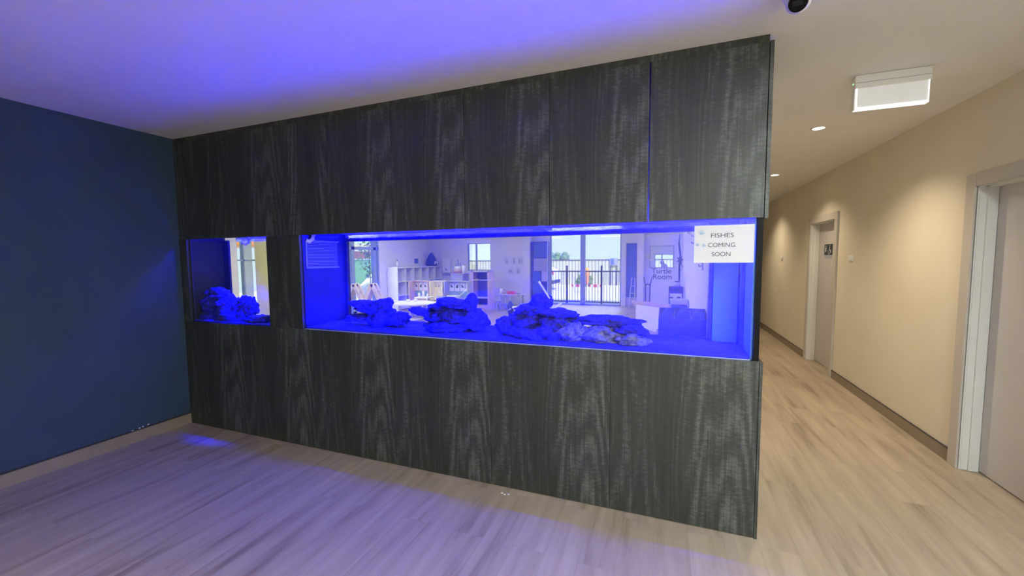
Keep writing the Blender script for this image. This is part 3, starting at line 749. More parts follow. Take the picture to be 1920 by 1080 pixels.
s = thing('exit_light', 'blank white emergency light box fixed on the corridor ceiling', 'emergency light', (5.585, .787, H))
build('housing', MB().box(5.397, 5.772, .757, .815, 2.618, H-.001, .006), 'white', s)
build('gap_line', MB().box(5.400, 5.770, .7562, .7572, 2.650, 2.653), 'greyb', s)
build('side_body', MB().box(5.397, 5.415, .765, .81, 2.49, 2.62, .003), 'white', s)
build('diffuser', MB().box(5.410, 5.760, .762, .80, 2.502, 2.622), 'frosted', s, label='frosted lit diffuser')
ed = MB().box(5.404, 5.410, .758, .80, 2.496, 2.628).box(5.758, 5.763, .758, .80, 2.496, 2.628).box(5.404, 5.763, .758, .80, 2.488, 2.500).box(5.404, 5.763, .758, .764, 2.624, 2.628)
build('lit_edge', ed, 'edge', s)
build('indicator', MB().cyl((5.396, .785, 2.655), (5.394, .785, 2.655), .006, seg=12), 'green', s)

DL = [(5.547, 1.921, 'warm ceiling downlight near the emergency light'), (5.70, 4.152, 'warm ceiling downlight just past the cabinet edge'), (5.70, 6.5, 'far warm ceiling downlight deep in the corridor')]
first = None
for x, y, lab in DL:
    if first is None:
        first = thing('downlight', lab, 'downlight', (x, y, H), 'corridor downlights')
        build('trim_ring', MB().lathe([(.046, -.006), (.058, -.006), (.062, 0), (.046, 0)], (x, y, H)), 'white', first, True)
        build('lens', MB().cyl((x, y, H-.0005), (x, y, H-.004), .046, seg=28), 'warm', first)
    else: copy_tree(first, (x, y, H), lab)
    la = bpy.data.lights.new('downlight_lamp', 'SPOT'); la.energy = 150 if y < 3 else 110; la.color = (1, .81, .56); la.spot_size = math.radians(125); la.spot_blend = .9; la.shadow_soft_size = .04
    lo = bpy.data.objects.new('downlight_lamp', la); COL.objects.link(lo); lo.location = (x, y, H-.012)

# corridor switches
def switch(y, z, label):
    s = thing('wall_switch', label, 'switch', (W, y, z), 'corridor wall switches')
    build('plate', MB().box(W-.010, W, y-.058, y+.058, z-.036, z+.036, .003), 'white', s)
    build('rocker', MB().box(W-.022, W-.010, y-.040, y-.012, z-.018, z+.018, .002), 'whitelam', s)
    build('rocker', MB().box(W-.014, W-.010, y+.008, y+.038, z-.018, z+.018, .001), 'whitelam', s)
switch(3.37, 1.54, 'white wall switch between the two corridor doors'); switch(6.35, 1.535, 'white wall switch beyond the washroom door')
# scraps
o = MB(); random.seed(3)
for k in range(3): o.ball((3.30+.022*k, -.075-.01*(k % 2), .004), .007, 1, (1.3, .8, .5))
tag(build('plaster_crumbs', o, 'white', None), 'white plaster crumbs on the floor in front of the cabinet', 'crumbs', kind='stuff')
o = MB()
for k, yy in enumerate((-.345, -.385, -.41, -.46)): o.ball((.006, yy, .120-.004*k), .007, 1, (.6, 1.4, .8))
tag(build('paint_flakes', o, 'white', None), 'white chipped paint flakes at the foot of the navy wall', 'chips', kind='stuff')

# ================================================================= PLAYROOM FURNITURE
# cube shelf along the side wall
s = thing('cube_shelf', 'white cube shelf unit along the playroom side wall', 'shelf', (-3.58, 9.2, 0))
X0, X1, Y0, Y1, ZS = -3.78, -3.40, 7.90, 10.56, 1.31
for yy in (Y0, Y1-.03): build('side_panel', MB().box(X0, X1, yy, yy+.03, 0, ZS), 'whitelam', s)
build('top', MB().box(X0, X1+.003, Y0, Y1, ZS, ZS+.03), 'whitelam', s)
for z in (.02, .44, .87): build('shelf', MB().box(X0, X1-.002, Y0+.03, Y1-.03, z, z+.025), 'whitelam', s)
nd = 6; st = (Y1-Y0-.03)/nd
for k in range(1, nd): build('divider', MB().box(X0+.01, X1-.003, Y0+k*st, Y0+k*st+.025, .02, ZS), 'whitelam', s)
build('back_panel', MB().box(X0, X0+.008, Y0+.03, Y1-.03, .02, ZS), 'lilac', s)
# on the shelf
b = thing('spray_bottle', 'clear bottle with a dark cap on the cube shelf', 'bottle', (-3.6, 8.18, ZS+.03))
build('bottle', MB().lathe([(0, 0), (.035, 0), (.038, .10), (.03, .15), (.012, .17), (.012, .19), (0, .19)], (-3.6, 8.18, ZS+.03), 16), 'whitelam', b, True)
build('cap', MB().cyl((-3.6, 8.18, ZS+.22), (-3.6, 8.18, ZS+.255), .016, .012), 'inkd', b)
tag(build('folded_cloth', MB().box(-3.66, -3.52, 8.0, 8.09, ZS+.03, ZS+.05, .005), 'whitelam'), 'small white folded cloth beside the bottle on the cube shelf', 'cloth')
b = thing('bean_bag', 'navy bag with a pale label on the far end of the cube shelf', 'bag', (-3.58, 10.15, ZS+.03))
build('body', MB().lathe([(0, 0), (.17, 0), (.20, .06), (.19, .16), (.14, .30), (.07, .42), (.02, .47), (0, .47)], (-3.58, 10.15, ZS+.03), 20), 'navyfab', b, True)
build('label_patch', MB().box(-3.40, -3.388, 10.06, 10.26, ZS+.10, ZS+.20), 'paper', b)
build('strap', MB().tube([(-3.58, 10.15, ZS+.49), (-3.55, 10.19, ZS+.52), (-3.52, 10.22, ZS+.49)], .012), 'navyfab', b)
p = thing('wall_notice', 'small blue square notice on the wall above the cube shelf', 'notice', (LW, 9.52, 1.44))
build('board', MB().box(LW, LW+.012, 9.41, 9.63, 1.44, 1.61, .002), 'bluep', p)
# paper dispenser on the back wall
d = thing('wall_towel_dispenser', 'white towel dispenser on the playroom back wall beside the window', 'dispenser', (wx(-2.47), wy-.07, wz(1.10)))
build('body', MB().box(wx(-2.62), wx(-2.33), wy-.14, wy, wz(1.13), wz(1.60), .012), 'white', d)
build('tray', MB().box(wx(-2.60), wx(-2.35), wy-.16, wy, wz(1.08), wz(1.11)), 'greyb', d); build('latch', MB().cyl((wx(-2.475), wy-.142, wz(1.24)), (wx(-2.475), wy-.148, wz(1.24)), .025, seg=14), 'inkd', d)
# low cabinet with toy tower
c = thing('toy_cupboard', 'blue grey cupboard under the toy tower at the playroom back wall', 'cupboard', (-1.90, 9.2, 0))
build('body', MB().box(-2.13, -1.70, 8.98, 9.38, 0, 1.10, .005), 'greyb', c); build('door', MB().box(-2.11, -1.72, 8.965, 8.98, .05, .98, .003), 'greyb', c)
build('ledge', MB().box(-2.15, -1.68, 8.95, 9.38, 1.10, 1.12), 'lilac', c)
c = thing('toy_tower', 'stacked purple and pink toy tower on the blue grey cupboard', 'toy', (-1.95, 9.12, 1.12))
build('tray', MB().lathe([(0, 0), (.15, 0), (.17, .05), (.16, .06), (0, .06)], (-1.95, 9.12, 1.12), 20), 'purple', c, True)
build('ring', MB().lathe([(0, .06), (.16, .06), (.17, .12), (.12, .14), (0, .14)], (-1.95, 9.12, 1.12), 20), 'pink', c, True)
build('deck', MB().lathe([(0, .14), (.11, .14), (.12, .22), (.05, .23), (0, .23)], (-1.95, 9.12, 1.12), 20), 'whitelam', c, True)
build('mast', MB().cyl((-1.95, 9.12, 1.34), (-1.95, 9.12, 1.56), .014).cyl((-1.88, 9.12, 1.30), (-1.88, 9.12, 1.48), .012).cyl((-2.02, 9.12, 1.30), (-2.02, 9.12, 1.44), .012), 'bluep', c)
j = thing('white_canister', 'white canister beside the toy tower', 'canister', (-1.74, 9.12, 1.12))
build('can', MB().lathe([(0, 0), (.06, 0), (.06, .24), (.05, .26), (0, .26)], (-1.745, 9.12, 1.12), 18), 'white', j, True); build('lid', MB().cyl((-1.745, 9.12, 1.38), (-1.745, 9.12, 1.40), .055), 'greyb', j)
# card display shelves facing the camera
def card_shelf(x0, x1, y, z0, z1, mat, nc, label, cardmat='paper', legs=True):
    s = thing('card_display', label, 'display', ((x0+x1)/2, y, 0), 'picture card displays')
    build('back_board', MB().box(x0, x1, y, y+.03, z0, z1), mat, s)
    for xx in (x0-.03, x1): build('side_panel', MB().box(xx, xx+.03, y-.25, y+.03, 0, z1+.02), mat, s)
    build('top', MB().box(x0-.03, x1+.03, y-.06, y+.03, z1, z1+.025), mat, s)
    build('shelf', MB().box(x0, x1, y-.25, y, z0+.10, z0+.125), mat, s)
    cw = (x1-x0)/nc
    for k in range(nc):
        cd = build('picture_card', MB().box(x0+k*cw+cw*.1, x0+(k+1)*cw-cw*.1, y-.006, y-.001, z1-.27, z1-.05), cardmat, s)
        cx = x0+(k+.5)*cw
        build('animal_print', MB().ball((cx, y-.007, z1-.145), cw*.2, 2, (1, .05, .8+.5*(k % 2))).ball((cx+cw*.12*(1 if k % 2 else -1), y-.007, z1-.105), cw*.11, 2, (1, .05, 1)), 'inkd', cd, True)
    return s
s = card_shelf(-2.73, -2.11, 7.8, .25, .93, 'pink', 4, 'pinkish card display with four animal cards, beside the cube shelf')
build('teal_poster', MB().box(-2.70, -2.14, 7.792, 7.798, .50, .64), 'teal', s)
card_shelf(-2.02, -1.65, 7.8, .30, .93, 'yelcard', 4, 'yellow card display with four small cards, between the other two', 'yelcard')
s = card_shelf(-1.54, -.84, 7.8, .30, .93, 'greyb', 4, 'blue grey card display with four portrait cards, beside the dark play nook')
build('teal_poster', MB().box(-1.50, -.88, 7.792, 7.798, .50, .66), 'teal', s)
# white small table
def legs_table(name, label, cat, x0, x1, y0, y1, z, mat, legw=.03, group=None, th=.03):
    t_ = thing(name, label, cat, ((x0+x1)/2, (y0+y1)/2, 0), group)
    build('tabletop', MB().box(x0, x1, y0, y1, z-th, z, .004), mat, t_)
    for xx in (x0+.01, x1-.01-legw):
        for yy in (y0+.01, y1-.01-legw): build('leg', MB().box(xx, xx+legw, yy, yy+legw, 0, z-th), mat, t_)
    return t_
legs_table('side_table', 'small white side table in front of the pinkish card display', 'table', -2.27, -1.84, 7.1, 7.5, .52, 'whitelam')
for x, z_, m_, lab in ((-2.06, .18, 'white', 'tall white candle shaped toy on the small side table'), (-1.92, .09, 'whitelam', 'small white cup on the small side table'), (-2.20, .11, 'whitelam', 'white figurine at the edge of the small side table')):
    o = build('table_toy', MB().lathe([(0, 0), (.035, 0), (.03, z_*.5), (.034, z_*.8), (.02, z_), (0, z_)], (x, 7.25, .52), 14), m_, None, True); tag(o, lab, 'toy')
# big oval table with pedestal
t_ = thing('oval_table', 'large white oval table with a pedestal foot in front of the cube shelf', 'table', (-2.0, 6.45, 0))
ov = MB(); n_ = 40
ov.prism([(-1.98+.66*math.cos(k*2*PI/n_), 6.55+.55*math.sin(k*2*PI/n_)) for k in range(n_)], .41, .44, 'xy')
build('tabletop', ov, 'whitelam', t_); build('column', MB().cyl((-1.95, 6.5, .03), (-1.95, 6.5, .41), .05), 'lilac', t_)
build('foot', MB().lathe([(0, 0), (.30, 0), (.30, .015), (.06, .05), (0, .05)], (-1.95, 6.5, 0)), 'white', t_, True)
for x, y, lab in ((-2.42, 6.45, 'white crumpled napkin on the near rim of the oval table'), (-2.20, 6.72, 'white toy dish on the middle of the oval table'), (-2.05, 6.85, 'white toy cup behind the dish on the oval table')):
    o = build('table_item', MB().lathe([(0, 0), (.05, 0), (.06, .03), (.045, .06), (.03, .04), (0, .02)], (x, y, .44), 14), 'white', None, True); tag(o, lab, 'tableware')
# wooden A frames under the window
def aframe(x0, xa, x1, z1, y, label):
    t_ = thing('climbing_frame', label, 'climbing frame', ((x0+x1)/2, y, 0), 'wooden climbing frames')
    for yy in (y, y+.12):
        build('leg', MB().bar((x0, yy, 0), (xa, yy, z1), .085, .035), 'beige', t_); build('leg', MB().bar((x1, yy, 0), (xa, yy, z1), .085, .035), 'beige', t_)
    for q in (.35, .6, .85):
        build('rung', MB().cyl((x0+(xa-x0)*q, y, z1*q), (x0+(xa-x0)*q, y+.12, z1*q), .015, seg=8), 'beige', t_)
        build('rung', MB().cyl((x1+(xa-x1)*q, y, z1*q), (x1+(xa-x1)*q, y+.12, z1*q), .015, seg=8), 'beige', t_)
aframe(-2.90, -2.25, -1.68, 1.03, 4.75, 'wooden triangle climbing frame nearest the blue end panel')
aframe(-2.42, -1.89, -1.36, 1.03, 4.92, 'wooden triangle climbing frame nearest the cube shelf')
# basket of toys
b = thing('toy_basket', 'wire basket with a looped handle below the blue grey card display', 'basket', (-1.60, 7.35, .34))
build('bowl', MB().lathe([(0, 0), (.09, 0), (.12, .12), (.11, .12), (.085, .01), (0, .01)], (-1.58, 7.35, .42), 20), 'greyb', b, True)
build('handle', MB().tube([(-1.69, 7.35, .54)]+[(-1.58-.11*math.cos(a), 7.35, .54+.14*math.sin(a)) for a in [PI*k/8 for k in range(9)]], .009), 'white', b, True)
b = thing('toy_tub', 'round pale tub on the play shelf below the portrait cards', 'tub', (-1.2, 7.4, .40))
build('tub', MB().lathe([(0, 0), (.15, 0), (.18, .16), (.17, .16), (.14, .02), (0, .02)], (-1.18, 7.4, .40), 22), 'pearl', b, True); build('rim', MB().lathe([(.17, .15), (.19, .15), (.19, .17), (.17, .17)], (-1.18, 7.4, .40), 22), 'white', b, True)
c = thing('play_bench', 'low lilac play bench carrying basket and tub', 'bench', (-1.25, 7.4, 0))
build('seat', MB().box(-1.72, -.72, 7.1, 7.50, .37, .40, .004), 'lilac', c)
for xx in (-1.70, -.77): build('leg', MB().box(xx, xx+.04, 7.12, 7.48, 0, .37), 'lilac', c)
o = build('toy_spoon', MB().tube([(-1.0, 7.4, .56), (-.82, 7.4, .70)], .012).ball((-.80, 7.4, .72), .035, 2, (1, .4, 1)), 'white', None, True); tag(o, 'white toy spoon sticking out of the round tub', 'toy')
# play nook: pink posts around dark opening
n = thing('play_nook', 'pink framed play nook with a dark blue inside, under the small window', 'nook', (-1.08, 9.2, 0))
for x in (-1.42, -.86): build('post', MB().box(x, x+.07, 8.98, 9.38, 0, 1.20), 'pink', n)
build('top', MB().box(-1.42, -.79, 8.98, 9.38, 1.17, 1.21), 'lilac', n)
build('back_panel', MB().box(-1.35, -.86, 9.33, 9.36, .12, 1.17), 'dkroom', n); build('shelf', MB().box(-1.35, -.86, 9.0, 9.33, .34, .37), 'lilac', n); build('plinth', MB().box(-1.35, -.86, 9.0, 9.36, 0, .12), 'pink', n)
build('rail', MB().cyl((-1.36, 8.97, .92), (-.70, 8.97, .92), .010), 'white', n)
# five animal prints
PL = ['print of a small upright animal, first of the upper wall prints', 'print of a tall thin animal, middle of the upper wall prints', 'print of two upright animals, last of the upper wall prints', 'print of a crawling animal on the lower row beside the play nook', 'print of a round bottomed animal on the lower row near the wall end']
for k, (x, z) in enumerate(((wx(-.462), wz(1.38)), (wx(-.232), wz(1.38)), (wx(-.005), wz(1.38)), (wx(-.335), wz(1.08)), (wx(-.075), wz(1.08)))):
    p = thing('animal_print', PL[k], 'print', (x+.10, wy, z), 'animal prints on the playroom wall')
    build('sheet', MB().box(x, x+.21, wy-.004, wy-.0005, z, z+.28), 'paper', p)
    mk = MB(); cx, cz = x+.105, z+.13
    if k == 2:
        for dx in (-.04, .04): mk.ball((cx+dx, wy-.005, cz-.02), .025, 2, (1, .06, 2.4)).ball((cx+dx, wy-.005, cz+.06), .025, 2, (1, .06, 1))
    elif k == 3: mk.ball((cx, wy-.005, cz), .06, 2, (1.1, .04, .6)).ball((cx+.05, wy-.005, cz-.03), .03, 2, (1, .06, 1)).bar((cx-.05, wy-.005, cz-.01), (cx-.07, wy-.005, cz-.06), .02, .002)
    elif k == 4: mk.ball((cx, wy-.005, cz-.04), .045, 2, (1, .05, 1)).ball((cx, wy-.005, cz+.04), .028, 2, (1, .06, 1))
    elif k == 1: mk.ball((cx+.02, wy-.005, cz-.02), .025, 2, (1, .06, 3)).ball((cx+.02, wy-.005, cz+.06), .03, 2, (1, .06, 1))
    else: mk.ball((cx, wy-.005, cz-.03), .022, 2, (1, .06, 2.2)).ball((cx, wy-.005, cz+.02), .02, 2, (1, .06, 1))
    build('picture', mk, 'greyb', p, True)
# log legged table below the prints
t_ = thing('log_table', 'low table on log legs below the animal prints', 'table', (-.12, 9.15, 0))
build('tabletop', MB().box(-.53, .28, 8.95, 9.33, .465, .49, .004), 'lilac', t_)
for x, y in ((-.45, 9.0), (-.28, 9.05), (-.10, 9.0), (.16, 9.0), (.22, 9.25)): build('leg', MB().cyl((x, y, 0), (x, y, .465), .032, .028, 10), 'greyb', t_, True)
j = thing('white_tin', 'white tin on the end of the log legged table', 'tin', (-.44, 9.1, .49)); build('tin', MB().lathe([(0, 0), (.045, 0), (.045, .15), (.03, .165), (0, .165)], (-.44, 9.1, .49), 18), 'white', j, True); build('lid', MB().cyl((-.44, 9.1, .655), (-.44, 9.1, .67), .032), 'greyb', j)
j = thing('brown_jar', 'small brown jar beside the white tin', 'jar', (-.34, 9.1, .49)); build('jar', MB().lathe([(0, 0), (.04, 0), (.042, .08), (.03, .11), (0, .11)], (-.34, 9.1, .49), 16), 'pink', j, True); build('lid', MB().cyl((-.34, 9.1, .60), (-.34, 9.1, .615), .03), 'inkd', j)
j = thing('red_box', 'red toy box on the log legged table', 'box', (-.10, 9.12, .49)); build('box', MB().box(-.22, .03, 9.03, 9.2, .49, .585, .006), 'red', j); build('lid', MB().box(-.225, .035, 9.025, 9.205, .585, .60, .003), 'pink', j)
o = build('pale_bowl', MB().lathe([(0, 0), (.04, 0), (.07, .06), (.06, .06), (.03, .01), (0, .01)], (.13, 9.1, .49), 18), 'greyb', None, True); tag(o, 'pale bowl beside the red toy box', 'bowl')
# little stools, dark floor bottle
def stool(x, y, z, r, mat, label):
    s = thing('stool', label, 'stool', (x, y, 0), 'playroom stools')
    build('seat', MB().lathe([(0, z-.04), (r, z-.04), (r, z-.005), (r*.95, z), (0, z)], (x, y, 0), 24), mat, s, True)
    for k in range(3): a = .5+k*2*PI/3; build('leg', MB().cyl((x+r*.75*math.cos(a), y+r*.75*math.sin(a), 0), (x+r*.6*math.cos(a), y+r*.6*math.sin(a), z-.04), .02, seg=8), mat, s)
stool(.52, 7.9, .26, .15, 'whitelam', 'white round stool beside the dark upright bag'); stool(-.42, 8.75, .33, .11, 'greyb', 'blue grey stool tucked at the log legged table'); 
b = thing('upright_bag', 'dark upright bag on the floor beside the white stool', 'bag', (.28, 8.0, 0))
build('body', MB().lathe([(0, 0), (.055, 0), (.085, .12), (.09, .25), (.06, .34), (.02, .40), (0, .40)], (.28, 8.0, 0), 18), 'navyfab', b, True); build('tag', MB().bar((.25, 7.905, .15), (.33, 7.905, .20), .025, .004), 'paper', b)
# dark climbing frame legs by the lettered door
e = thing('branch_stand', 'dark forked branch stand in front of the lettered door', 'stand', (3.92, 7.5, 0))
build('stem', MB().tube([(3.87, 7.5, 0), (3.885, 7.5, .55), (3.88, 7.5, .92), (3.84, 7.5, 1.12)], [.014, .014, .013, .008]), 'metal', e, True)
build('stem', MB().tube([(3.99, 7.5, 0), (3.975, 7.5, .55), (3.98, 7.5, .92), (4.03, 7.5, 1.14)], [.014, .014, .013, .008]), 'metal', e, True)
build('crossbar', MB().tube([(3.88, 7.5, .93), (3.93, 7.5, .95), (3.98, 7.5, .93)], .012), 'metal', e, True)
e2 = thing('step_ladder', 'small blue step ladder in the doorway of the blue door', 'ladder', (3.40, 10.6, 0))
for s_ in (-.09, .09): build('rail', MB().bar((3.36+s_, 10.5, 0), (3.38+s_*.5, 10.75, .95), .03, .02), 'lilac', e2)
for q in (.25, .5, .75): build('step', MB().box(3.30, 3.45, 10.5+.25*q, 10.6+.25*q, .9*q, .9*q+.02), 'lilac', e2)
# low pony wall with pink rail
pn = thing('low_divider', 'low white divider with a pink top rail in front of the lettered door', 'divider', (4.0, 6.6, 0))
build('panel', MB().prism([(3.70, 6.98), (3.73, 7.02), (4.42, 6.32), (4.38, 6.28)], 0, .53, 'xy'), 'whitelam', pn)
build('top_rail', MB().prism([(3.60, 7.06), (3.66, 7.12), (4.48, 6.34), (4.42, 6.24)], .53, .60, 'xy'), 'pink', pn)
build('end_post', MB().box(4.38, 4.50, 6.22, 6.36, 0, .62), 'pink', pn)
# black shelf with jars
s = thing('black_rack', 'black metal rack with jars against the partition wall', 'rack', (4.53, 6.95, 0))
for x in (4.385, 4.655):
    for y in (6.82, 7.08): build('post', MB().box(x, x+.02, y, y+.02, 0, .94), 'metal', s)
for z in (.55, .80, .92): build('shelf', MB().box(4.385, 4.675, 6.82, 7.10, z, z+(.10 if z == .80 else .02)), 'blackpl', s)
for x, z, r_, h_, m_, lab in ((4.55, .94, .07, .10, 'cushion', 'jar on top of the black rack'), (4.44, .57, .055, .12, 'pearl', 'pale jar on the middle shelf of the black rack'), (4.59, .57, .05, .13, 'navyfab', 'dark jar on the middle shelf of the black rack')):
    j = thing('storage_jar', lab, 'jar', (x, 6.93, z), 'jars on the black rack')
    build('jar', MB().lathe([(0, 0), (r_, 0), (r_, h_*.8), (r_*.7, h_), (0, h_)], (x, 6.93, z), 18), m_, j, True); build('lid', MB().cyl((x, 6.93, z+h_), (x, 6.93, z+h_+.02), r_*.75), 'blackpl', j)
# garland pole with star
g = thing('garland_pole', 'dark hanging garland with a star leaf at the partition wall corner', 'garland', (4.62, 7.75, .92))
build('cord', MB().tube([(4.62, 7.75, .92), (4.615, 7.75, 1.3), (4.63, 7.74, 1.6), (4.60, 7.75, 1.9), (4.615, 7.75, 2.12)], [.018, .022, .026, .02, .008]), 'navyfab', g, True)
stp = [(4.63+(.10 if k % 2 == 0 else .04)*math.cos(k*PI/5), 1.52+(.10 if k % 2 == 0 else .04)*math.sin(k*PI/5)) for k in range(10)]
build('star', MB().prism(stp, 7.70, 7.715), 'navyfab', g)
build('ribbon', MB().tube([(4.64, 7.72, 1.45), (4.68, 7.70, 1.35), (4.66, 7.70, 1.26), (4.62, 7.72, 1.33)], .006), 'navyfab', g, True)
# wall mount hooks on partition wall
random.seed(11)
for k, (yy, z0, z1, lab) in enumerate(((5.2, 1.95, 2.12, 'faint grey hook rail on the partition wall, upper one'), (4.0, 1.72, 1.95, 'long grey hook strip on the partition wall, beside the paper sign'), (2.6, 1.42, 1.62, 'short grey hook strip on the partition wall, below the paper sign'))):
    h_ = thing('wall_hook_rail', lab, 'hooks', (4.70, yy, z0), 'hook strips on the partition wall')
    build('strip', MB().box(4.688, 4.70, yy-.05, yy+.05, z0, z1, .002), 'greyb', h_)
    for q in (.25, .7): build('hook', MB().tube([(4.688, yy, z0+(z1-z0)*q), (4.66, yy, z0+(z1-z0)*q-.01), (4.655, yy, z0+(z1-z0)*q+.02)], .006), 'metal', h_, True)
# black crate with three round cushions behind the tank
CX0, CX1, CY0, CY1, CZ = 4.245, 4.685, 1.60, 2.05, .80
b = thing('toy_crate', 'wide dark crate with three compartments behind the long tank', 'crate', (4.465, 1.825, CZ))
build('front_panel', MB().box(CX0, CX1, CY0, CY0+.012, CZ, CZ+.19, .003), 'blackpl', b); build('back_panel', MB().box(CX0, CX1, CY1-.012, CY1, CZ, CZ+.24, .003), 'blackpl', b)
for x in (CX0, CX1-.012): build('side_panel', MB().prism([(CY0, CZ), (CY1, CZ), (CY1, CZ+.24), (CY0, CZ+.19)], x, x+.012, 'yz'), 'blackpl', b)
for x in (4.388, 4.532): build('divider', MB().prism([(CY0+.012, CZ), (CY1-.012, CZ), (CY1-.012, CZ+.23), (CY0+.012, CZ+.18)], x, x+.010, 'yz'), 'blackpl', b)
build('floor_board', MB().box(CX0, CX1, CY0, CY1, CZ, CZ+.012), 'blackpl', b)
for x, lab in ((4.322, 'round dark cushion in the first crate compartment'), (4.465, 'round dark cushion in the middle crate compartment'), (4.607, 'round dark cushion in the last crate compartment')):
    tag(build('round_cushion', MB().ball((x, 1.825, CZ+.145), .060, 3, (1, 2.6, 1.9)), 'navyfab', None, True), lab, 'cushion', 'cushions in the dark crate')
legs_table('crate_bench', 'low bench behind the long tank carrying the dark crate', 'bench', 4.22, 4.69, 1.56, 2.10, .80, 'lilac', .035)
for x, y, z, m_, lab in ((4.55, 5.3, .74, 'cushion', 'pale cushion on the pile by the black rack, topmost'), (4.55, 5.3, .64, 'navyfab', 'dark cushion under the topmost pale cushion by the black rack'), (4.48, 5.3, .53, 'cushion', 'wide pale cushion low in the pile by the black rack')):
    o = build('floor_cushion', MB().box(x-.14, x+.13, y-.2, y+.2, z, z+.085, .03), m_, None, True); tag(o, lab, 'cushion', 'cushion pile by the black rack')
c = thing('cushion_stand', 'low pale stand carrying the cushion pile', 'stand', (4.5, 5.3, 0)); build('top', MB().box(4.33, 4.68, 5.08, 5.52, .50, .53), 'cushion', c)
for x in (4.34, 4.64):
    for y in (5.1, 5.47): build('leg', MB().box(x, x+.03, y, y+.03, 0, .50), 'cushion', c)

# ================================================================= OUTSIDE
struct('ground_yard', MB().box(-9, 14, 11.3, 40, -.12, -.03), 'concrete', 'pale concrete yard beyond the big glass doors', 'ground')
struct('ground_garden', MB().box(-16, -4.0, -2, 22, -.12, -.03), 'sandy', 'sunlit sandy garden outside the side windows', 'ground')
pf = thing('pool_fence', 'black tubular fence outside the big glass doors', 'fence', (1.85, 11.6, -.03))
build('rail', MB().box(.2, 3.6, 11.585, 11.615, 1.10, 1.14), 'metal', pf); build('rail', MB().box(.2, 3.6, 11.585, 11.615, .03, .07), 'metal', pf)
for x in (1.06, 2.27): build('post', MB().box(x-.03, x+.03, 11.57, 11.63, -.03, 1.32), 'metal', pf)
bal = build('baluster', MB().box(.25-.008, .25+.008, 11.592, 11.608, .05, 1.12), 'metal', pf)
for k in range(1, 34):
    c = bal.copy(); COL.objects.link(c); c.parent = pf; c.location = (.1*k, 0, 0)
o = build('steel_fence', MB().box(-10, 14, 22, 22.06, -.05, 1.46), 'colbond'); tag(o, 'long cream corrugated fence across the yard', 'fence')
build('capping', MB().box(-10, 14, 21.97, 22.09, 1.46, 1.50), 'dark_strip', o)
o = thing('yard_sign', 'blue grey sign board on the cream fence', 'sign', (1.50, 21.9, .2)); build('board', MB().box(1.28, 1.72, 21.9, 21.92, 1.16, 1.58), 'greyb', o); build('print', MB().box(1.32, 1.50, 21.893, 21.9, 1.2, 1.54), 'bluep', o)
build('leg', MB().box(1.30, 1.34, 21.92, 21.95, -.03, 1.16).box(1.66, 1.70, 21.92, 21.95, -.03, 1.16), 'metal', o)
# car (only its rear corner shows)
c = thing('parked_car', 'white car with a red tail lamp parked beyond the pool fence', 'car', (-2.4, 17.8, -.03))
prof = [(-4.6, .32), (-4.55, .75), (-3.9, .95), (-3.3, 1.32), (-1.75, 1.36), (-1.15, 1.02), (-.98, .92), (-.95, .35)]
build('body', MB().prism(prof, 17.2, 18.7), 'carw', c, bev=.04)
build('side_glass', MB().prism([(-3.7, .97), (-3.2, 1.26), (-1.8, 1.29), (-1.3, .98)], 17.19, 17.2), 'blackpl', c)
build('tail_lamp', MB().box(-1.06, -.945, 17.185, 17.4, .78, .95), 'red', c); build('bumper', MB().box(-1.1, -.93, 17.18, 18.7, .30, .48, .02), 'blackpl', c)
for x in (-1.5, -3.9): build('wheel', MB().cyl((x, 17.17, .27), (x, 17.35, .27), .30, seg=24), 'blackpl', c)
o = thing('orange_bollard', 'orange folded umbrella standing behind the pool fence', 'umbrella', (.95, 16.2, -.03))
build('canopy', MB().lathe([(.03, .35), (.10, .5), (.13, 1.0), (.05, 1.15), (0, 1.17)], (.95, 16.2, 0), 12), 'orange', o, True); build('pole', MB().cyl((.95, 16.2, -.03), (.95, 16.2, .5), .025), 'yelcard', o)
for x, y, lab in ((.35, 17., 'red and white barrier near the orange umbrella, on its car side'), (1.20, 17., 'red and white barrier beyond the orange umbrella')):
    o = thing('traffic_barrier', lab, 'barrier', (x, y, -.03), 'red and white barriers'); build('beam', MB().box(x-.3, x+.3, y-.03, y+.03, .18, .32, .01), 'red', o); build('foot', MB().box(x-.28, x-.22, y-.15, y+.15, -.03, .2).box(x+.22, x+.28, y-.15, y+.15, -.03, .2), 'white', o)
    for q in (-.15, .15): build('white_band', MB().box(x+q-.06, x+q+.06, y-.034, y+.034, .185, .315), 'white', o)
def bush(x, y, z, r, label, sd, cat='bush'):
    mb = MB(); random.seed(sd)
    for k in range(16): mb.ball((x+random.uniform(-r, r)*.8, y+random.uniform(-r, r)*.5, z+random.uniform(.2, 1.)*r), r*random.uniform(.25, .45), 2)
    for v in mb.bm.verts: v.co += Vector((noise.noise(v.co*9), noise.noise(v.co*9+Vector((5, 0, 0))), noise.noise(v.co*9+Vector((0, 7, 0)))))*r*.18
    b = thing('shrub', label, cat, (x, y, -.03)); build('foliage', mb, 'leafg', b, True); build('stem', MB().tube([(x, y, -.03), (x+.02, y, z+.3*r)], .04), 'bark', b, True)
bush(-2.6, 25, 1.1, .7, 'dark round bush rising above the cream fence', 4)
bush(.05, 20.6, .05, .45, 'blue green shrub in front of the cream fence, car side', 5); bush(2.6, 20.8, .05, .4, 'low shrub in front of the cream fence, below the sign board', 6)
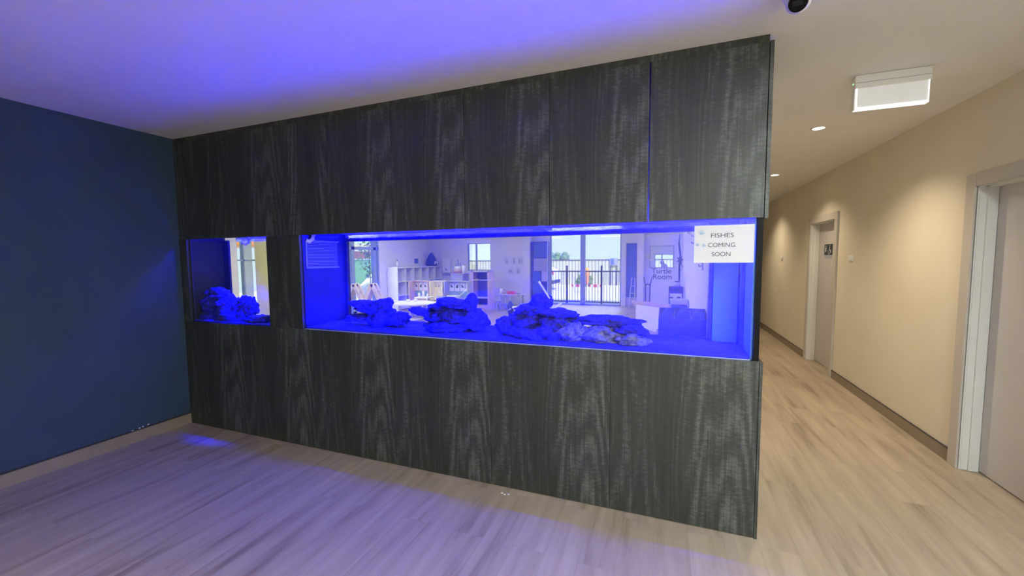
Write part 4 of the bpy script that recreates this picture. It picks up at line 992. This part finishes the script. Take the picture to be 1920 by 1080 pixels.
# garden side
o = build('garden_screen', MB().box(-7.2, -7.1, 8.2, 14, -.03, 1.58), 'turf'); tag(o, 'green screen fence outside the tall window', 'fence')
build('capping', MB().box(-7.23, -7.07, 8.2, 14, 1.58, 1.63), 'pearl', o)
o = build('sand_mound', MB().prism([(9.4, -.03), (12.6, 1.95), (13.5, 1.9), (13.5, -.03)], -7.05, -6.7, 'yz'), 'sandy'); tag(o, 'pale sloping bank against the green screen fence', 'bank')
o = thing('neighbour_house', 'orange brick house with a pale roof beyond the green fence', 'house', (-12.5, 16, -.03))
build('wall', MB().box(-14, -11, 13, 22, -.03, 2.05), 'roofs', o); build('roof', MB().prism([(-14.4, 2.5), (-12.5, 3.3), (-10.6, 2.5), (-10.6, 2.4), (-14.4, 2.4)], 12.6, 22.4), 'pearl', o); build('fascia', MB().box(-10.7, -10.5, 12.6, 22.4, 2.1, 2.45), 'yelcard', o)
tr = thing('sapling', 'slim leafy sapling outside the tall window', 'tree', (-5.6, 9.28, -.03))
build('trunk', MB().tube([(-5.6, 9.28, -.03), (-5.58, 9.27, .8), (-5.62, 9.29, 1.6), (-5.60, 9.28, 2.5)], [.02, .016, .012, .006]), 'bark', tr, True)
fo = MB(); random.seed(8)
for k in range(330):
    z = random.uniform(.95, 2.6); rr = .26*(1-abs(z-1.75)/1.4)+.05
    c_ = Vector((-5.6+random.uniform(-rr, rr), 9.28+random.uniform(-rr, rr)*1.2, z)); d1 = Vector((random.uniform(-1, 1), random.uniform(-1, 1), random.uniform(-1, .4))).normalized()*.075
    d2 = d1.cross(Vector((random.random(), random.random(), 1))).normalized()*.032
    vs = [fo.bm.verts.new(c_+q) for q in (-d1, d2, d1, -d2)]; fo.bm.faces.new(vs)
build('leaves', fo, 'leafg', tr)
o = thing('orange_sunshade', 'orange sunshade outside the narrow window behind the small tank', 'sunshade', (-5.6, 4.1, -.03))
build('canopy', MB().box(-6.4, -4.9, 3.3, 5.2, 1.92, 2.10, .03), 'orange', o); build('pole', MB().cyl((-6.3, 5.1, -.03), (-6.3, 5.1, 1.95), .03), 'steel', o)

# ================================================================= LIGHT
def area(name, loc, target, sx, sy, power, col, spread=180):
    la = bpy.data.lights.new(name, 'AREA'); la.shape = 'RECTANGLE'; la.size = sx; la.size_y = sy; la.energy = power; la.color = col; la.spread = math.radians(spread)
    lo = bpy.data.objects.new(name, la); COL.objects.link(lo); lo.location = loc
    lo.rotation_euler = (Vector(target)-Vector(loc)).to_track_quat('-Z', 'Y').to_euler(); return lo
area('corridor_fill_light', (5.75, -2.2, H-.01), (5.75, -2.2, 0), .3, 1.2, 100, (.88, .98, .94))  # unseen ceiling light added in place of daylight from an entrance
area('lobby_fill_light', (5.4, -4.0, H-.01), (5.4, -4.0, 0), 1.2, .3, 105, (.90, .97, .97))  # second unseen light, added to reach the door jambs more frontally
for x, y in ((1.2, -2.9), (2.7, -2.9), (4.2, -2.6)):  # unseen spots added to brighten the lobby floor
    la = bpy.data.lights.new('lobby_fill_spot', 'SPOT'); la.energy = 80 if x < 2 else 160; la.color = (1, .94, .95); la.spot_size = math.radians(84); la.spot_blend = 1.; la.shadow_soft_size = .06
    lo = bpy.data.objects.new('lobby_fill_spot', la); COL.objects.link(lo); lo.location = (x, y, H-.012)
for x, y in ((-1.5, 3.5), (1.8, 3.5), (-1.5, 7.0), (1.8, 7.0)):
    area('playroom_fill_light', (x, y, H-.02), (x, y, 0), 1.2, .6, 75 if (x < 0 and y < 5) else 40, (1, .97, .92))  # unseen ceiling fill added to brighten the playroom
area('side_window_daylight', (LW+.02, 6.4, 1.3), (0, 6.4, 1.2), 2.2, 2.3, 40, (.95, 1, .95))
area('glass_door_daylight', (1.8, 10.98, 1.3), (1.8, 5, 1.2), 2.3, 2.3, 45, (.9, 1, .98))
su = bpy.data.lights.new('sun', 'SUN'); su.energy = 6.; su.color = (1, .95, .85); su.angle = .01
so = bpy.data.objects.new('sun', su); COL.objects.link(so); so.rotation_euler = Vector((-.45, .45, -.77)).to_track_quat('-Z', 'Y').to_euler()

wd = bpy.data.worlds.new('daylight_sky'); sc.world = wd; wd.use_nodes = True
nt = wd.node_tree; nt.nodes.clear()
wo = nt.nodes.new('ShaderNodeOutputWorld'); bg = nt.nodes.new('ShaderNodeBackground')
tc = nt.nodes.new('ShaderNodeTexCoord'); sep = nt.nodes.new('ShaderNodeSeparateXYZ'); rp = nt.nodes.new('ShaderNodeValToRGB')
nt.links.new(tc.outputs['Generated'], sep.inputs[0]); nt.links.new(sep.outputs['Z'], rp.inputs['Fac'])
rp.color_ramp.elements[0].position = 0.; rp.color_ramp.elements[0].color = (.86, .97, .93, 1)
rp.color_ramp.elements[1].position = .6; rp.color_ramp.elements[1].color = (.55, .80, 1, 1)
nt.links.new(rp.outputs[0], bg.inputs['Color']); bg.inputs['Strength'].default_value = 1.15
nt.links.new(bg.outputs[0], wo.inputs['Surface'])

# ================================================================= CAMERA
cam = bpy.data.cameras.new('camera'); co = bpy.data.objects.new('camera', cam); COL.objects.link(co)
cam.sensor_width = 36; cam.lens = 756.4449/1920*36; cam.clip_start = .05; cam.clip_end = 200
yaw, pitch, roll = -0.3614, -0.0713, -0.0084
fw = Vector((math.sin(yaw)*math.cos(pitch), math.cos(yaw)*math.cos(pitch), math.sin(pitch)))
rt = Vector((math.cos(yaw), -math.sin(yaw), 0)); up = rt.cross(fw)
r2 = rt*math.cos(roll)+up*math.sin(roll); u2 = -rt*math.sin(roll)+up*math.cos(roll)
mt = Matrix((r2, u2, -fw)).transposed().to_4x4(); mt.translation = Vector((4.2899, -2.4735, 1.5629))
co.matrix_world = mt
sc.camera = co

sc.view_settings.view_transform = 'Standard'; sc.view_settings.look = 'None'
sc.view_settings.exposure = 0.; sc.view_settings.gamma = 1.; sc.view_settings.use_curve_mapping = False
cy = sc.cycles
cy.use_denoising = True
cy.max_bounces = 10; cy.diffuse_bounces = 5; cy.glossy_bounces = 4; cy.transparent_max_bounces = 32
cy.sample_clamp_indirect = 0.; cy.caustics_reflective = False; cy.caustics_refractive = False
cy.use_guiding = True; cy.use_surface_guiding = True; cy.use_volume_guiding = False; cy.guiding_training_samples = 128
